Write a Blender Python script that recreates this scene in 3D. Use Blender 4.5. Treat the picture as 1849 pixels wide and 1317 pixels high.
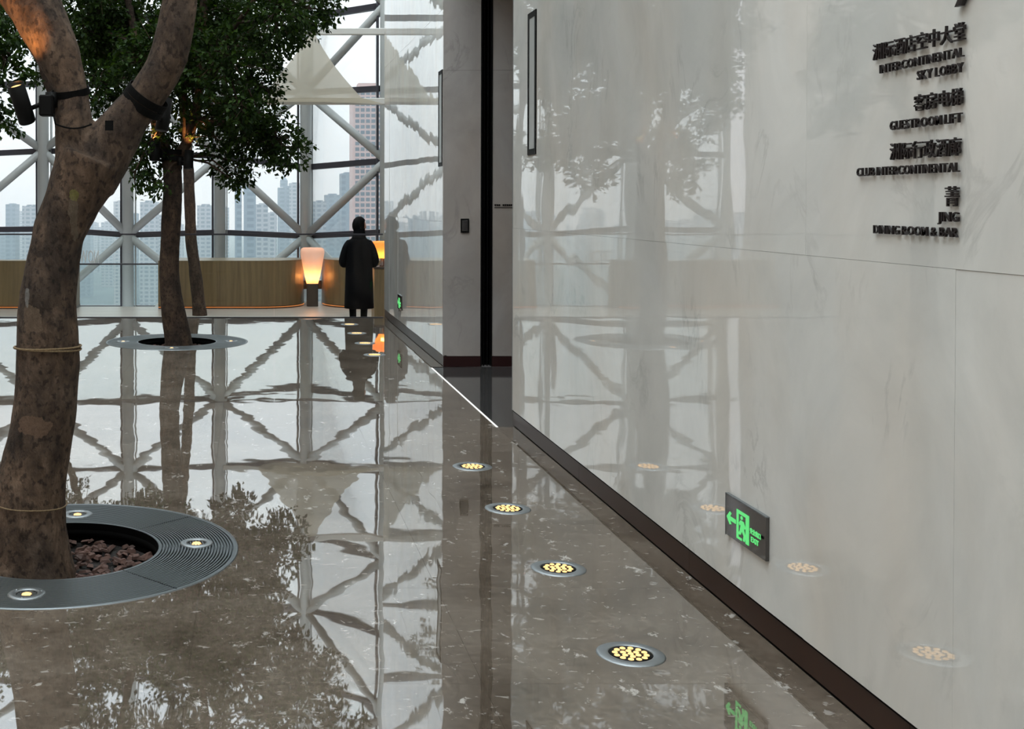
import bpy, bmesh, math, random
import numpy as np
from mathutils import Vector, Matrix, noise as mnoise

scene = bpy.context.scene
for o in list(bpy.data.objects):
    bpy.data.objects.remove(o)
COL = scene.collection

# ------------------------------------------------------------------ camera
FOC = 2150.0
PITCH = math.radians(0.8)
PX, PY = 452.0, 368.0 + FOC * math.tan(PITCH)
EYE = 1.46
cam_d = bpy.data.cameras.new('camera')
cam = bpy.data.objects.new('camera', cam_d)
COL.objects.link(cam)
cam_d.sensor_fit = 'HORIZONTAL'
cam_d.sensor_width = 36.0
cam_d.lens = FOC / 1849.0 * 36.0
cam_d.shift_x = (924.5 - PX) / 1849.0
cam_d.shift_y = (PY - 658.5) / 1849.0
cam_d.clip_start = 0.05
cam_d.clip_end = 20000
cam.location = (0, 0, EYE)
cam.rotation_euler = (math.pi / 2 - PITCH, 0, 0)
scene.camera = cam

# ------------------------------------------------------------------ view / render settings
vs = scene.view_settings
vs.view_transform = 'Standard'
vs.look = 'None'
vs.gamma = 1.0
vs.use_curve_mapping = False
vs.exposure = 0.55
cy = scene.cycles
cy.use_denoising = True
cy.use_adaptive_sampling = True
cy.adaptive_threshold = 0.06
cy.max_bounces = 7
cy.diffuse_bounces = 3
cy.glossy_bounces = 4
cy.transmission_bounces = 6
cy.transparent_max_bounces = 32
cy.volume_bounces = 0
cy.sample_clamp_indirect = 6.0
cy.caustics_reflective = False
cy.caustics_refractive = False

# ------------------------------------------------------------------ world: bright overcast sky, brighter towards the zenith
world = bpy.data.worlds.new('overcast_sky')
scene.world = world
world.use_nodes = True
wn, wl = world.node_tree.nodes, world.node_tree.links
wn.clear()
w_out = wn.new('ShaderNodeOutputWorld')
w_bg = wn.new('ShaderNodeBackground')
w_tc = wn.new('ShaderNodeTexCoord')
w_sep = wn.new('ShaderNodeSeparateXYZ')
w_max = wn.new('ShaderNodeMath'); w_max.operation = 'MAXIMUM'; w_max.inputs[1].default_value = 0.0
w_mad = wn.new('ShaderNodeMath'); w_mad.operation = 'MULTIPLY_ADD'
w_mad.inputs[1].default_value = 2.0; w_mad.inputs[2].default_value = 1.0
w_map = wn.new('ShaderNodeMapping'); w_map.inputs['Scale'].default_value = (2.2, 2.2, 7.0)
w_noi = wn.new('ShaderNodeTexNoise'); w_noi.inputs['Scale'].default_value = 1.6; w_noi.inputs['Detail'].default_value = 5.0
w_rmp = wn.new('ShaderNodeValToRGB')
w_rmp.color_ramp.elements[0].position = 0.32; w_rmp.color_ramp.elements[0].color = (0.80, 0.86, 0.96, 1)
w_rmp.color_ramp.elements[1].position = 0.68; w_rmp.color_ramp.elements[1].color = (0.98, 1.0, 1.03, 1)
w_vm = wn.new('ShaderNodeVectorMath'); w_vm.operation = 'SCALE'
wl.new(w_tc.outputs['Generated'], w_sep.inputs[0])
wl.new(w_sep.outputs['Z'], w_max.inputs[0])
wl.new(w_max.outputs[0], w_mad.inputs[0])
wl.new(w_tc.outputs['Generated'], w_map.inputs[0])
wl.new(w_map.outputs[0], w_noi.inputs['Vector'])
wl.new(w_noi.outputs['Fac'], w_rmp.inputs[0])
wl.new(w_rmp.outputs[0], w_vm.inputs[0])
wl.new(w_mad.outputs[0], w_vm.inputs['Scale'])
wl.new(w_vm.outputs[0], w_bg.inputs['Color'])
w_bg.inputs['Strength'].default_value = 0.90
wl.new(w_bg.outputs[0], w_out.inputs['Surface'])

# unseen area lights added under the roof to brighten the interior
for (lx, ly, sx_, sy_, en) in ((-2.3, 4.2, 7.4, 17.0, 860.0), (-1.0, 18.2, 9.0, 9.0, 200.0)):
    ld = bpy.data.lights.new('roof_fill_light', 'AREA')
    ld.shape = 'RECTANGLE'; ld.size = sx_; ld.size_y = sy_; ld.energy = en; ld.color = (0.93, 1.0, 1.01)
    lo = bpy.data.objects.new('roof_fill_light', ld); COL.objects.link(lo)
    lo.location = (lx, ly, 10.9)


# ------------------------------------------------------------------ pixel <-> place (used once, to read positions off the photograph)
def ray(x, y):
    u = (x - PX) / FOC
    v = (PY - y) / FOC
    return Vector((u, math.cos(PITCH) + v * math.sin(PITCH), -math.sin(PITCH) + v * math.cos(PITCH)))


def on_floor(x, y, z=0.0):
    d = ray(x, y)
    return Vector((0, 0, EYE)) + d * ((z - EYE) / d.z)


def at_y(x, y, Y):
    d = ray(x, y)
    return Vector((0, 0, EYE)) + d * (Y / d.y)


def at_x(x, y, X):
    d = ray(x, y)
    return Vector((0, 0, EYE)) + d * (X / d.x)


# ------------------------------------------------------------------ object helpers
def tag(o, label=None, cat=None, group=None, kind=None):
    if label: o['label'] = label
    if cat: o['category'] = cat
    if group: o['group'] = group
    if kind: o['kind'] = kind
    return o


def empty(name, loc=(0, 0, 0), rz=0.0):
    o = bpy.data.objects.new(name, None)
    o.empty_display_size = 0.1
    o.location = loc
    o.rotation_euler = (0, 0, rz)
    COL.objects.link(o)
    return o


def root_matrix(o):
    return Matrix.LocRotScale(o.location, o.rotation_euler, o.scale)


def link(name, me, mat=None, parent=None, world=True):
    """one mesh object; world=True means its vertices are world coordinates"""
    o = bpy.data.objects.new(name, me)
    if mat is not None and not me.materials:
        me.materials.append(mat)
    COL.objects.link(o)
    if parent is not None:
        o.parent = parent
        if world:
            m = root_matrix(parent)
            if parent.parent is not None:
                m = root_matrix(parent.parent) @ parent.matrix_parent_inverse @ m
            o.matrix_parent_inverse = m.inverted()
    return o


def mk(name, verts, faces, mat=None, parent=None, smooth=False, world=True):
    me = bpy.data.meshes.new(name)
    me.from_pydata([tuple(v) for v in verts], [], faces)
    me.update()
    if smooth:
        me.polygons.foreach_set('use_smooth', [True] * len(me.polygons))
    return link(name, me, mat, parent, world)


BOXF = [(0, 3, 2, 1), (4, 5, 6, 7), (0, 1, 5, 4), (1, 2, 6, 5), (2, 3, 7, 6), (3, 0, 4, 7)]


def box_v(x0, x1, y0, y1, z0, z1):
    return [(x0, y0, z0), (x1, y0, z0), (x1, y1, z0), (x0, y1, z0), (x0, y0, z1), (x1, y0, z1), (x1, y1, z1), (x0, y1, z1)]


def box(name, x0, x1, y0, y1, z0, z1, mat=None, parent=None, world=True, bev=0.0):
    if bev <= 0:
        return mk(name, box_v(x0, x1, y0, y1, z0, z1), BOXF, mat, parent, False, world)
    bm = bmesh.new()
    vs_ = [bm.verts.new(v) for v in box_v(x0, x1, y0, y1, z0, z1)]
    for f in BOXF:
        bm.faces.new([vs_[i] for i in f])
    bmesh.ops.bevel(bm, geom=bm.edges[:], offset=bev, segments=1, affect='EDGES')
    me = bpy.data.meshes.new(name)
    bm.to_mesh(me); bm.free()
    return link(name, me, mat, parent, world)


class MB:
    """collects geometry that belongs to ONE part"""
    def __init__(self):
        self.v, self.f = [], []

    def add(self, v, f):
        n = len(self.v)
        self.v += [tuple(a) for a in v]
        self.f += [tuple(i + n for i in q) for q in f]
        return self

    def box(self, *a):
        return self.add(box_v(*a), BOXF)

    def tube(self, pts, rad, seg=8, caps=True):
        v, f = tube_geo(pts, rad, seg, caps)
        return self.add(v, f)

    def build(self, name, mat, parent=None, smooth=False, world=True):
        return mk(name, self.v, self.f, mat, parent, smooth, world)


def frame_of(t):
    t = t.normalized()
    a = Vector((0, 0, 1)) if abs(t.z) < 0.9 else Vector((1, 0, 0))
    n = t.cross(a).normalized()
    return n, t.cross(n).normalized()


def tube_geo(pts, rad, seg=8, caps=True):
    pts = [Vector(p) for p in pts]
    if not hasattr(rad, '__len__'):
        rad = [rad] * len(pts)
    v, f = [], []
    n = None
    for i, p in enumerate(pts):
        t = (pts[min(i + 1, len(pts) - 1)] - pts[max(i - 1, 0)]).normalized()
        if n is None:
            n, b = frame_of(t)
        else:
            n = (n - t * n.dot(t)).normalized()
            b = t.cross(n).normalized()
        for k in range(seg):
            a = 2 * math.pi * k / seg
            v.append(p + (n * math.cos(a) + b * math.sin(a)) * rad[i])
    for i in range(len(pts) - 1):
        for k in range(seg):
            k2 = (k + 1) % seg
            f.append((i * seg + k, i * seg + k2, (i + 1) * seg + k2, (i + 1) * seg + k))
    if caps:
        f.append(tuple(range(seg))[::-1])
        f.append(tuple((len(pts) - 1) * seg + k for k in range(seg)))
    return v, f


def tube(name, pts, rad, mat, parent=None, seg=8, world=True, smooth=True):
    v, f = tube_geo(pts, rad, seg)
    return mk(name, v, f, mat, parent, smooth, world)


def lathe_geo(prof, seg=32, c=(0, 0, 0), close=False):
    v, f = [], []
    for (r, z) in prof:
        for k in range(seg):
            a = 2 * math.pi * k / seg
            v.append((c[0] + r * math.cos(a), c[1] + r * math.sin(a), c[2] + z))
    n = len(prof)
    for i in range(n if close else n - 1):
        j = (i + 1) % n
        for k in range(seg):
            k2 = (k + 1) % seg
            f.append((i * seg + k, i * seg + k2, j * seg + k2, j * seg + k))
    return v, f


def lathe(name, prof, mat, parent=None, seg=32, c=(0, 0, 0), close=False, world=True, smooth=True):
    v, f = lathe_geo(prof, seg, c, close)
    return mk(name, v, f, mat, parent, smooth, world)


def band(name, c, axis, r, w, mat, parent, th=0.004, seg=32):
    """a strap running round a branch"""
    axis = Vector(axis).normalized()
    n, b = frame_of(axis)
    v, f = [], []
    prof = [(r, -w / 2), (r + th, -w / 2), (r + th, w / 2), (r, w / 2)]
    for (rr, z) in prof:
        for k in range(seg):
            a = 2 * math.pi * k / seg
            v.append(Vector(c) + axis * z + (n * math.cos(a) + b * math.sin(a)) * rr)
    for i in range(4):
        j = (i + 1) % 4
        for k in range(seg):
            k2 = (k + 1) % seg
            f.append((i * seg + k, i * seg + k2, j * seg + k2, j * seg + k))
    return mk(name, v, f, mat, parent, False)


def catmull(pts, n=6):
    """smooth a list of (x,y,z,r)"""
    P = [np.array(p, float) for p in pts]
    out = []
    for i in range(len(P) - 1):
        p0, p1, p2, p3 = P[max(i - 1, 0)], P[i], P[i + 1], P[min(i + 2, len(P) - 1)]
        for k in range(n):
            t = k / n
            out.append(0.5 * ((2 * p1) + (-p0 + p2) * t + (2 * p0 - 5 * p1 + 4 * p2 - p3) * t * t + (-p0 + 3 * p1 - 3 * p2 + p3) * t ** 3))
    out.append(P[-1])
    return [Vector(o[:3]) for o in out], [max(0.002, o[3]) for o in out]


# ------------------------------------------------------------------ materials
def mat_new(name):
    m = bpy.data.materials.new(name)
    m.use_nodes = True
    nt = m.node_tree
    nt.nodes.clear()
    out = nt.nodes.new('ShaderNodeOutputMaterial')
    return m, nt, out


def nd(nt, t, **kw):
    n = nt.nodes.new(t)
    for k, v in kw.items():
        if k in n.inputs:
            n.inputs[k].default_value = v
        else:
            setattr(n, k, v)
    return n


def pri(nt, out, base=(0.5, 0.5, 0.5), rough=0.5, metal=0.0, ior=1.5, **kw):
    b = nt.nodes.new('ShaderNodeBsdfPrincipled')
    b.inputs['Base Color'].default_value = (*base, 1)
    b.inputs['Roughness'].default_value = rough
    b.inputs['Metallic'].default_value = metal
    b.inputs['IOR'].default_value = ior
    for k, v in kw.items():
        b.inputs[k].default_value = v
    nt.links.new(b.outputs[0], out.inputs['Surface'])
    return b


def plain(name, base, rough=0.5, metal=0.0, ior=1.5, bump=0.0, bscale=40.0, var=0.0, **kw):
    m, nt, out = mat_new(name)
    b = pri(nt, out, base, rough, metal, ior, **kw)
    if bump > 0 or var > 0:
        g = nd(nt, 'ShaderNodeNewGeometry')
        n = nd(nt, 'ShaderNodeTexNoise', Scale=bscale, Detail=5.0)
        nt.links.new(g.outputs['Position'], n.inputs['Vector'])
        if bump > 0:
            bp = nd(nt, 'ShaderNodeBump', Strength=1.0, Distance=bump)
            nt.links.new(n.outputs['Fac'], bp.inputs['Height'])
            nt.links.new(bp.outputs[0], b.inputs['Normal'])
        if var > 0:
            r = nd(nt, 'ShaderNodeValToRGB')
            r.color_ramp.elements[0].position = 0.3
            r.color_ramp.elements[1].position = 0.7
            r.color_ramp.elements[0].color = (*[c * (1 - var) for c in base], 1)
            r.color_ramp.elements[1].color = (*[min(1, c * (1 + var)) for c in base], 1)
            nt.links.new(n.outputs['Fac'], r.inputs[0])
            nt.links.new(r.outputs[0], b.inputs['Base Color'])
    return m


def emit(name, col, st):
    m, nt, out = mat_new(name)
    e = nd(nt, 'ShaderNodeEmission', Strength=st)
    e.inputs['Color'].default_value = (*col, 1)
    nt.links.new(e.outputs[0], out.inputs['Surface'])
    return m


def ramp(nt, fac, stops):
    r = nd(nt, 'ShaderNodeValToRGB')
    while len(r.color_ramp.elements) < len(stops):
        r.color_ramp.elements.new(0.5)
    for e, (p, c) in zip(r.color_ramp.elements, stops):
        e.position = p
        e.color = (*c, 1) if len(c) == 3 else c
    nt.links.new(fac, r.inputs[0])
    return r.outputs[0]


def mixc(nt, fac, a, b):
    m = nd(nt, 'ShaderNodeMix', data_type='RGBA')
    for idx, v in ((0, fac), (6, a), (7, b)):
        if hasattr(v, 'links'):
            nt.links.new(v, m.inputs[idx])
        else:
            m.inputs[idx].default_value = v if idx == 0 else (*v, 1)
    return m.outputs[2]


def math_n(nt, op, a, b=None, c=None):
    m = nd(nt, 'ShaderNodeMath', operation=op)
    for i, v in enumerate((a, b, c)):
        if v is None:
            continue
        if hasattr(v, 'links'):
            nt.links.new(v, m.inputs[i])
        else:
            m.inputs[i].default_value = v
    return m.outputs[0]


def pos_noise(nt, scale3, sc, det=6.0, rough=0.55, dist=0.0):
    g = nd(nt, 'ShaderNodeNewGeometry')
    mp = nd(nt, 'ShaderNodeMapping')
    mp.inputs['Scale'].default_value = scale3
    nt.links.new(g.outputs['Position'], mp.inputs[0])
    n = nd(nt, 'ShaderNodeTexNoise', Scale=sc, Detail=det, Roughness=rough, Distortion=dist)
    nt.links.new(mp.outputs[0], n.inputs['Vector'])
    return n.outputs['Fac']


def make_floor_marble():
    m, nt, out = mat_new('polished_brown_marble')
    b = pri(nt, out, rough=0.016, ior=2.9)
    base = ramp(nt, pos_noise(nt, (1, 1, 1), 2.2, 9, 0.65, 0.6),
                [(0.28, (0.066, 0.051, 0.038)), (0.5, (0.120, 0.096, 0.074)), (0.72, (0.172, 0.144, 0.116))])
    fine = ramp(nt, pos_noise(nt, (1, 1, 1), 38, 4), [(0.35, (0.75, 0.75, 0.75)), (0.65, (1.15, 1.15, 1.15))])
    mul = nd(nt, 'ShaderNodeMix', data_type='RGBA', blend_type='MULTIPLY')
    mul.inputs[0].default_value = 1.0
    nt.links.new(base, mul.inputs[6]); nt.links.new(fine, mul.inputs[7])
    fl = ramp(nt, pos_noise(nt, (1.0, 0.6, 1), 9.0, 7, 0.72, 0.25), [(0.615, (0, 0, 0)), (0.655, (1, 1, 1))])
    fl2 = ramp(nt, pos_noise(nt, (0.55, 0.9, 1), 30.0, 4, 0.65, 0.3), [(0.625, (0, 0, 0)), (0.68, (0.65, 0.65, 0.65))])
    flk = math_n(nt, 'MAXIMUM', fl, fl2)
    c1 = mixc(nt, math_n(nt, 'MULTIPLY', flk, 0.75), mul.outputs[2], (0.46, 0.44, 0.41))
    # slab to slab tone
    oi = nd(nt, 'ShaderNodeObjectInfo')
    tone = math_n(nt, 'MULTIPLY_ADD', oi.outputs['Random'], 0.14, 0.93)
    sc = nd(nt, 'ShaderNodeVectorMath', operation='SCALE')
    nt.links.new(c1, sc.inputs[0]); nt.links.new(tone, sc.inputs['Scale'])
    nt.links.new(sc.outputs[0], b.inputs['Base Color'])
    bp = nd(nt, 'ShaderNodeBump', Strength=1.0, Distance=0.0014)
    nt.links.new(pos_noise(nt, (1, 0.75, 1), 2.5, 2.0, 0.45), bp.inputs['Height'])
    nt.links.new(bp.outputs[0], b.inputs['Normal'])
    return m


def make_wall_marble(name, a, c, ior, seedoff, wav=0.0012):
    m, nt, out = mat_new(name)
    b = pri(nt, out, rough=0.018, ior=ior)
    clouds = ramp(nt, pos_noise(nt, (1, 1, 0.8), 1.7 + seedoff, 6, 0.6, 0.7), [(0.32, a), (0.7, c)])
    warm = ramp(nt, pos_noise(nt, (1, 1.4, 0.6), 1.1 + seedoff, 3, 0.5, 0.3), [(0.42, (1, 1, 1)), (0.75, (1.0, 0.93, 0.87))])
    mul = nd(nt, 'ShaderNodeMix', data_type='RGBA', blend_type='MULTIPLY')
    mul.inputs[0].default_value = 1.0
    nt.links.new(clouds, mul.inputs[6]); nt.links.new(warm, mul.inputs[7])
    v = pos_noise(nt, (1, 1.5, 0.9), 1.6, 7, 0.6, 1.6)
    vein = ramp(nt, math_n(nt, 'ABSOLUTE', math_n(nt, 'SUBTRACT', v, 0.5)), [(0.0, (1, 1, 1)), (0.035, (0, 0, 0))])
    patch = ramp(nt, pos_noise(nt, (1, 1, 1), 2.3, 3), [(0.52, (0, 0, 0)), (0.66, (1, 1, 1))])
    fac = math_n(nt, 'MULTIPLY', math_n(nt, 'MULTIPLY', vein, patch), 0.42)
    col = mixc(nt, fac, mul.outputs[2], tuple(x * 0.62 for x in a))
    nt.links.new(col, b.inputs['Base Color'])
    bp = nd(nt, 'ShaderNodeBump', Strength=1.0, Distance=wav)
    nt.links.new(pos_noise(nt, (1, 1, 0.6), 2.6, 1.5, 0.4), bp.inputs['Height'])
    nt.links.new(bp.outputs[0], b.inputs['Normal'])
    return m


def make_glass(name, tint=(0.93, 0.965, 0.96), ior=1.45, gloss=1.0):
    m, nt, out = mat_new(name)
    t = nd(nt, 'ShaderNodeBsdfTransparent'); t.inputs[0].default_value = (*tint, 1)
    g = nd(nt, 'ShaderNodeBsdfGlossy', Roughness=0.0)
    fr = nd(nt, 'ShaderNodeFresnel', IOR=ior)
    fac = math_n(nt, 'MULTIPLY', fr.outputs[0], 0.5 * gloss)
    mx = nd(nt, 'ShaderNodeMixShader')
    nt.links.new(fac, mx.inputs[0]); nt.links.new(t.outputs[0], mx.inputs[1]); nt.links.new(g.outputs[0], mx.inputs[2])
    nt.links.new(mx.outputs[0], out.inputs['Surface'])
    return m


def make_bark(name, dark, mid, light, patches=()):
    m, nt, out = mat_new(name)
    b = pri(nt, out, rough=0.85, ior=1.4)
    c = ramp(nt, pos_noise(nt, (1, 1, 0.55), 14, 8, 0.65, 0.4), [(0.3, dark), (0.5, mid), (0.72, light)])
    sp = ramp(nt, pos_noise(nt, (1, 1, 0.8), 42, 3), [(0.37, (0.22, 0.20, 0.19)), (0.47, (1, 1, 1))])
    mul = nd(nt, 'ShaderNodeMix', data_type='RGBA', blend_type='MULTIPLY')
    mul.inputs[0].default_value = 0.8
    nt.links.new(c, mul.inputs[6]); nt.links.new(sp, mul.inputs[7])
    col = mul.outputs[2]
    big = ramp(nt, pos_noise(nt, (1, 1, 0.5), 4.5, 4), [(0.38, (0.58, 0.58, 0.60)), (0.62, (1.2, 1.13, 1.06))])
    mul2 = nd(nt, 'ShaderNodeMix', data_type='RGBA', blend_type='MULTIPLY')
    mul2.inputs[0].default_value = 1.0
    nt.links.new(col, mul2.inputs[6]); nt.links.new(big, mul2.inputs[7])
    col = mul2.outputs[2]
    for (pc, sx, sz, pcol) in patches:      # places where the bark has peeled off or been painted
        g = nd(nt, 'ShaderNodeNewGeometry')
        s = nd(nt, 'ShaderNodeVectorMath', operation='SUBTRACT'); s.inputs[1].default_value = pc
        nt.links.new(g.outputs['Position'], s.inputs[0])
        k = nd(nt, 'ShaderNodeVectorMath', operation='MULTIPLY'); k.inputs[1].default_value = (1 / sx, 1 / 0.16, 1 / sz)
        nt.links.new(s.outputs[0], k.inputs[0])
        ln = nd(nt, 'ShaderNodeVectorMath', operation='LENGTH'); nt.links.new(k.outputs[0], ln.inputs[0])
        dd = math_n(nt, 'ADD', ln.outputs['Value'], math_n(nt, 'MULTIPLY', pos_noise(nt, (1, 1, 1), 15, 4, 0.6), 1.7))
        col = mixc(nt, math_n(nt, 'MULTIPLY', math_n(nt, 'LESS_THAN', dd, 1.62), math_n(nt, 'MULTIPLY_ADD', pos_noise(nt, (1, 1, 0.6), 50, 5, 0.7), 1.1, 0.1)), col, pcol)
    nt.links.new(col, b.inputs['Base Color'])
    bp = nd(nt, 'ShaderNodeBump', Strength=1.0, Distance=0.02)
    nt.links.new(pos_noise(nt, (1, 1, 0.5), 30, 8, 0.65), bp.inputs['Height'])
    nt.links.new(bp.outputs[0], b.inputs['Normal'])
    return m


def make_leaf(name, a, b_):
    m, nt, out = mat_new(name)
    g = nd(nt, 'ShaderNodeNewGeometry')
    col = ramp(nt, g.outputs['Random Per Island'], [(0.0, a), (0.75, tuple((x + y) / 2 for x, y in zip(a, b_))), (1.0, b_)])
    d = nd(nt, 'ShaderNodeBsdfPrincipled', Roughness=0.6, IOR=1.25)
    nt.links.new(col, d.inputs['Base Color'])
    t = nd(nt, 'ShaderNodeBsdfTranslucent')
    sc = nd(nt, 'ShaderNodeVectorMath', operation='MULTIPLY'); sc.inputs[1].default_value = (1.5, 1.5, 0.6)
    nt.links.new(col, sc.inputs[0]); nt.links.new(sc.outputs[0], t.inputs[0])
    mx = nd(nt, 'ShaderNodeMixShader', Fac=0.3)
    nt.links.new(d.outputs[0], mx.inputs[1]); nt.links.new(t.outputs[0], mx.inputs[2])
    nt.links.new(mx.outputs[0], out.inputs['Surface'])
    return m


def make_wood(name, a, b_, rough=0.4, sc=(14, 14, 0.8)):
    m, nt, out = mat_new(name)
    p = pri(nt, out, rough=rough)
    c = ramp(nt, pos_noise(nt, sc, 1.0, 6, 0.6, 0.2), [(0.3, a), (0.7, b_)])
    nt.links.new(c, p.inputs['Base Color'])
    return m


def make_translucent(name, col, trans, clear):
    """thin sheet: part diffuse, part translucent, a little see-through"""
    m, nt, out = mat_new(name)
    d = nd(nt, 'ShaderNodeBsdfDiffuse'); d.inputs[0].default_value = (*col, 1)
    t = nd(nt, 'ShaderNodeBsdfTranslucent'); t.inputs[0].default_value = (*col, 1)
    c = nd(nt, 'ShaderNodeBsdfTransparent')
    m1 = nd(nt, 'ShaderNodeMixShader', Fac=trans)
    nt.links.new(d.outputs[0], m1.inputs[1]); nt.links.new(t.outputs[0], m1.inputs[2])
    m2 = nd(nt, 'ShaderNodeMixShader', Fac=clear)
    nt.links.new(m1.outputs[0], m2.inputs[1]); nt.links.new(c.outputs[0], m2.inputs[2])
    nt.links.new(m2.outputs[0], out.inputs['Surface'])
    return m


M = {}
M['floor'] = make_floor_marble()
M['wall'] = make_wall_marble('white_marble', (0.60, 0.615, 0.60), (0.745, 0.755, 0.735), 1.78, 0.0)
M['lobby'] = make_wall_marble('shaded_white_marble', (0.36, 0.343, 0.333), (0.45, 0.43, 0.416), 1.5, 0.4)  # same marble as the wall, darker: the lobby's shade is in the colour
M['beige'] = plain('beige_stone', (0.52, 0.44, 0.385), 0.5, bump=0.001, bscale=8, var=0.12)
M['dark_floor'] = plain('dark_grey_polished_stone', (0.045, 0.043, 0.042), 0.06, ior=1.6, bump=0.0004, bscale=3, var=0.1)
M['joint'] = plain('dark_joint', (0.03, 0.028, 0.026), 0.7)
M['base'] = plain('dark_brown_metal', (0.036, 0.018, 0.012), 0.3, ior=1.22, var=0.1, bscale=3)
M['base_red'] = plain('dark_red_brown_metal', (0.030, 0.010, 0.010), 0.3, var=0.1, bscale=3)
M['black'] = plain('black_metal', (0.006, 0.006, 0.006), 0.5, ior=1.2)
M['gap'] = plain('dark_gap', (0.003, 0.003, 0.003), 0.9, ior=1.12)
M['steel'] = plain('brushed_steel', (0.26, 0.28, 0.29), 0.45, metal=1.0, bump=0.0002, bscale=200)
M['dark_steel'] = plain('grey_grate_metal', (0.16, 0.18, 0.19), 0.38, metal=0.85, bump=0.0002, bscale=120)
M['column'] = plain('pale_grey_paint', (0.36, 0.38, 0.375), 0.42, var=0.05, bscale=2)
M['transom'] = plain('dark_anodised_aluminium', (0.06, 0.06, 0.075), 0.35, metal=0.4)
M['beam'] = plain('cream_painted_beam', (0.62, 0.63, 0.60), 0.45)
M['glass'] = make_glass('clear_glazing')
M['rail_glass'] = make_glass('balustrade_glass', (0.95, 0.972, 0.965), 1.45, 0.8)
M['wood'] = make_wood('golden_oak_veneer', (0.115, 0.078, 0.036), (0.20, 0.138, 0.064))
M['wood_dark'] = make_wood('dark_stained_wood', (0.028, 0.017, 0.012), (0.055, 0.034, 0.024), 0.35)
M['wood_floor'] = make_wood('greyed_oak_floor', (0.33, 0.29, 0.25), (0.45, 0.40, 0.355), 0.35, (1.2, 9, 1))
M['sail'] = make_translucent('cream_sail_cloth', (0.62, 0.58, 0.48), 0.45, 0.11)
M['shade'] = make_translucent('opal_glass', (0.93, 0.80, 0.74), 0.62, 0.30)
M['amber'] = make_translucent('amber_glass', (0.95, 0.50, 0.20), 0.62, 0.12)
M['bark1'] = None
M['bark'] = make_bark('brown_bark', (0.020, 0.013, 0.009), (0.052, 0.033, 0.022), (0.10, 0.068, 0.045))
M['leaf'] = make_leaf('dark_green_leaf', (0.006, 0.017, 0.004), (0.036, 0.072, 0.012))
M['soil'] = plain('dark_soil', (0.012, 0.010, 0.009), 0.95, bump=0.01, bscale=30)
M['mulch'] = plain('red_brown_bark_chips', (0.085, 0.045, 0.035), 0.8, var=0.5, bscale=12)
M['rope'] = plain('straw_rope', (0.20, 0.14, 0.075), 0.9, bump=0.004, bscale=160, var=0.3)
M['strap'] = plain('black_webbing', (0.004, 0.004, 0.004), 0.8, ior=1.2)
M['led'] = emit('warm_led', (1.0, 0.60, 0.24), 1.25)
M['led_spot'] = emit('warm_lamp_lens', (1.0, 0.50, 0.16), 2.2)
M['strip'] = emit('warm_light_strip', (1.0, 0.34, 0.10), 0.42)
M['white_strip'] = emit('white_metal_glow', (1.0, 1.0, 0.97), 0.85)
M['green'] = emit('green_exit_light', (0.13, 0.68, 0.20), 0.80)
M['sign_plate'] = plain('dark_mirror_plate', (0.055, 0.050, 0.046), 0.06, ior=1.7)
M['letter'] = plain('dark_bronze_letter', (0.014, 0.009, 0.009), 0.4, metal=0.2)
M['white'] = plain('white_paint', (0.75, 0.76, 0.78), 0.5)
M['grey_plate'] = plain('grey_metal_plate', (0.10, 0.095, 0.095), 0.3, metal=0.5)
M['coat'] = plain('black_wool', (0.004, 0.004, 0.005), 1.0, ior=1.15, bump=0.002, bscale=300)
M['trousers'] = plain('black_cloth', (0.005, 0.005, 0.006), 1.0, ior=1.15)
M['hair'] = plain('black_hair', (0.004, 0.0035, 0.0035), 0.8, ior=1.2, bump=0.003, bscale=120)
M['skin'] = plain('skin', (0.42, 0.22, 0.16), 0.55)
M['phone'] = plain('black_plastic', (0.01, 0.01, 0.012), 0.2)
M['ground'] = plain('far_valley', (0.022, 0.042, 0.044), 0.9, var=0.45, bscale=0.006)


# ------------------------------------------------------------------ main dimensions (metres)
WX = 1.722            # face of the marble wall on the right
NEAR_END = 7.81       # near wall ends, lobby opening starts
FAR_START = 10.64     # far wall starts
EDGE = 15.30          # end of the polished floor
LOW = -0.42           # level of the timber floor beyond
ROOF = 11.0
LEFT = -6.3
BACK = -5.0

rng = random.Random(7)

# ------------------------------------------------------------------ haze and far valley
m, nt, out = mat_new('winter_haze')
vsn = nd(nt, 'ShaderNodeVolumeScatter', Density=0.00031, Anisotropy=0.25)
vsn.inputs['Color'].default_value = (0.74, 0.885, 1.0, 1)
nt.links.new(vsn.outputs[0], out.inputs['Volume'])
haze = box('haze', -3500, 3500, 90, 5200, -178, 330, m)
tag(haze, 'pale blue-grey winter haze over the distant city', 'haze', kind='stuff')
gv = [(-5000, 60, -179), (5000, 60, -179), (5000, 7000, -179), (-5000, 7000, -179)]
gr = mk('ground', gv + [(x, y, z - 2) for x, y, z in gv], BOXF, M['ground'])
tag(gr, 'hazy valley floor far below the window wall', 'ground', kind='structure')

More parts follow.
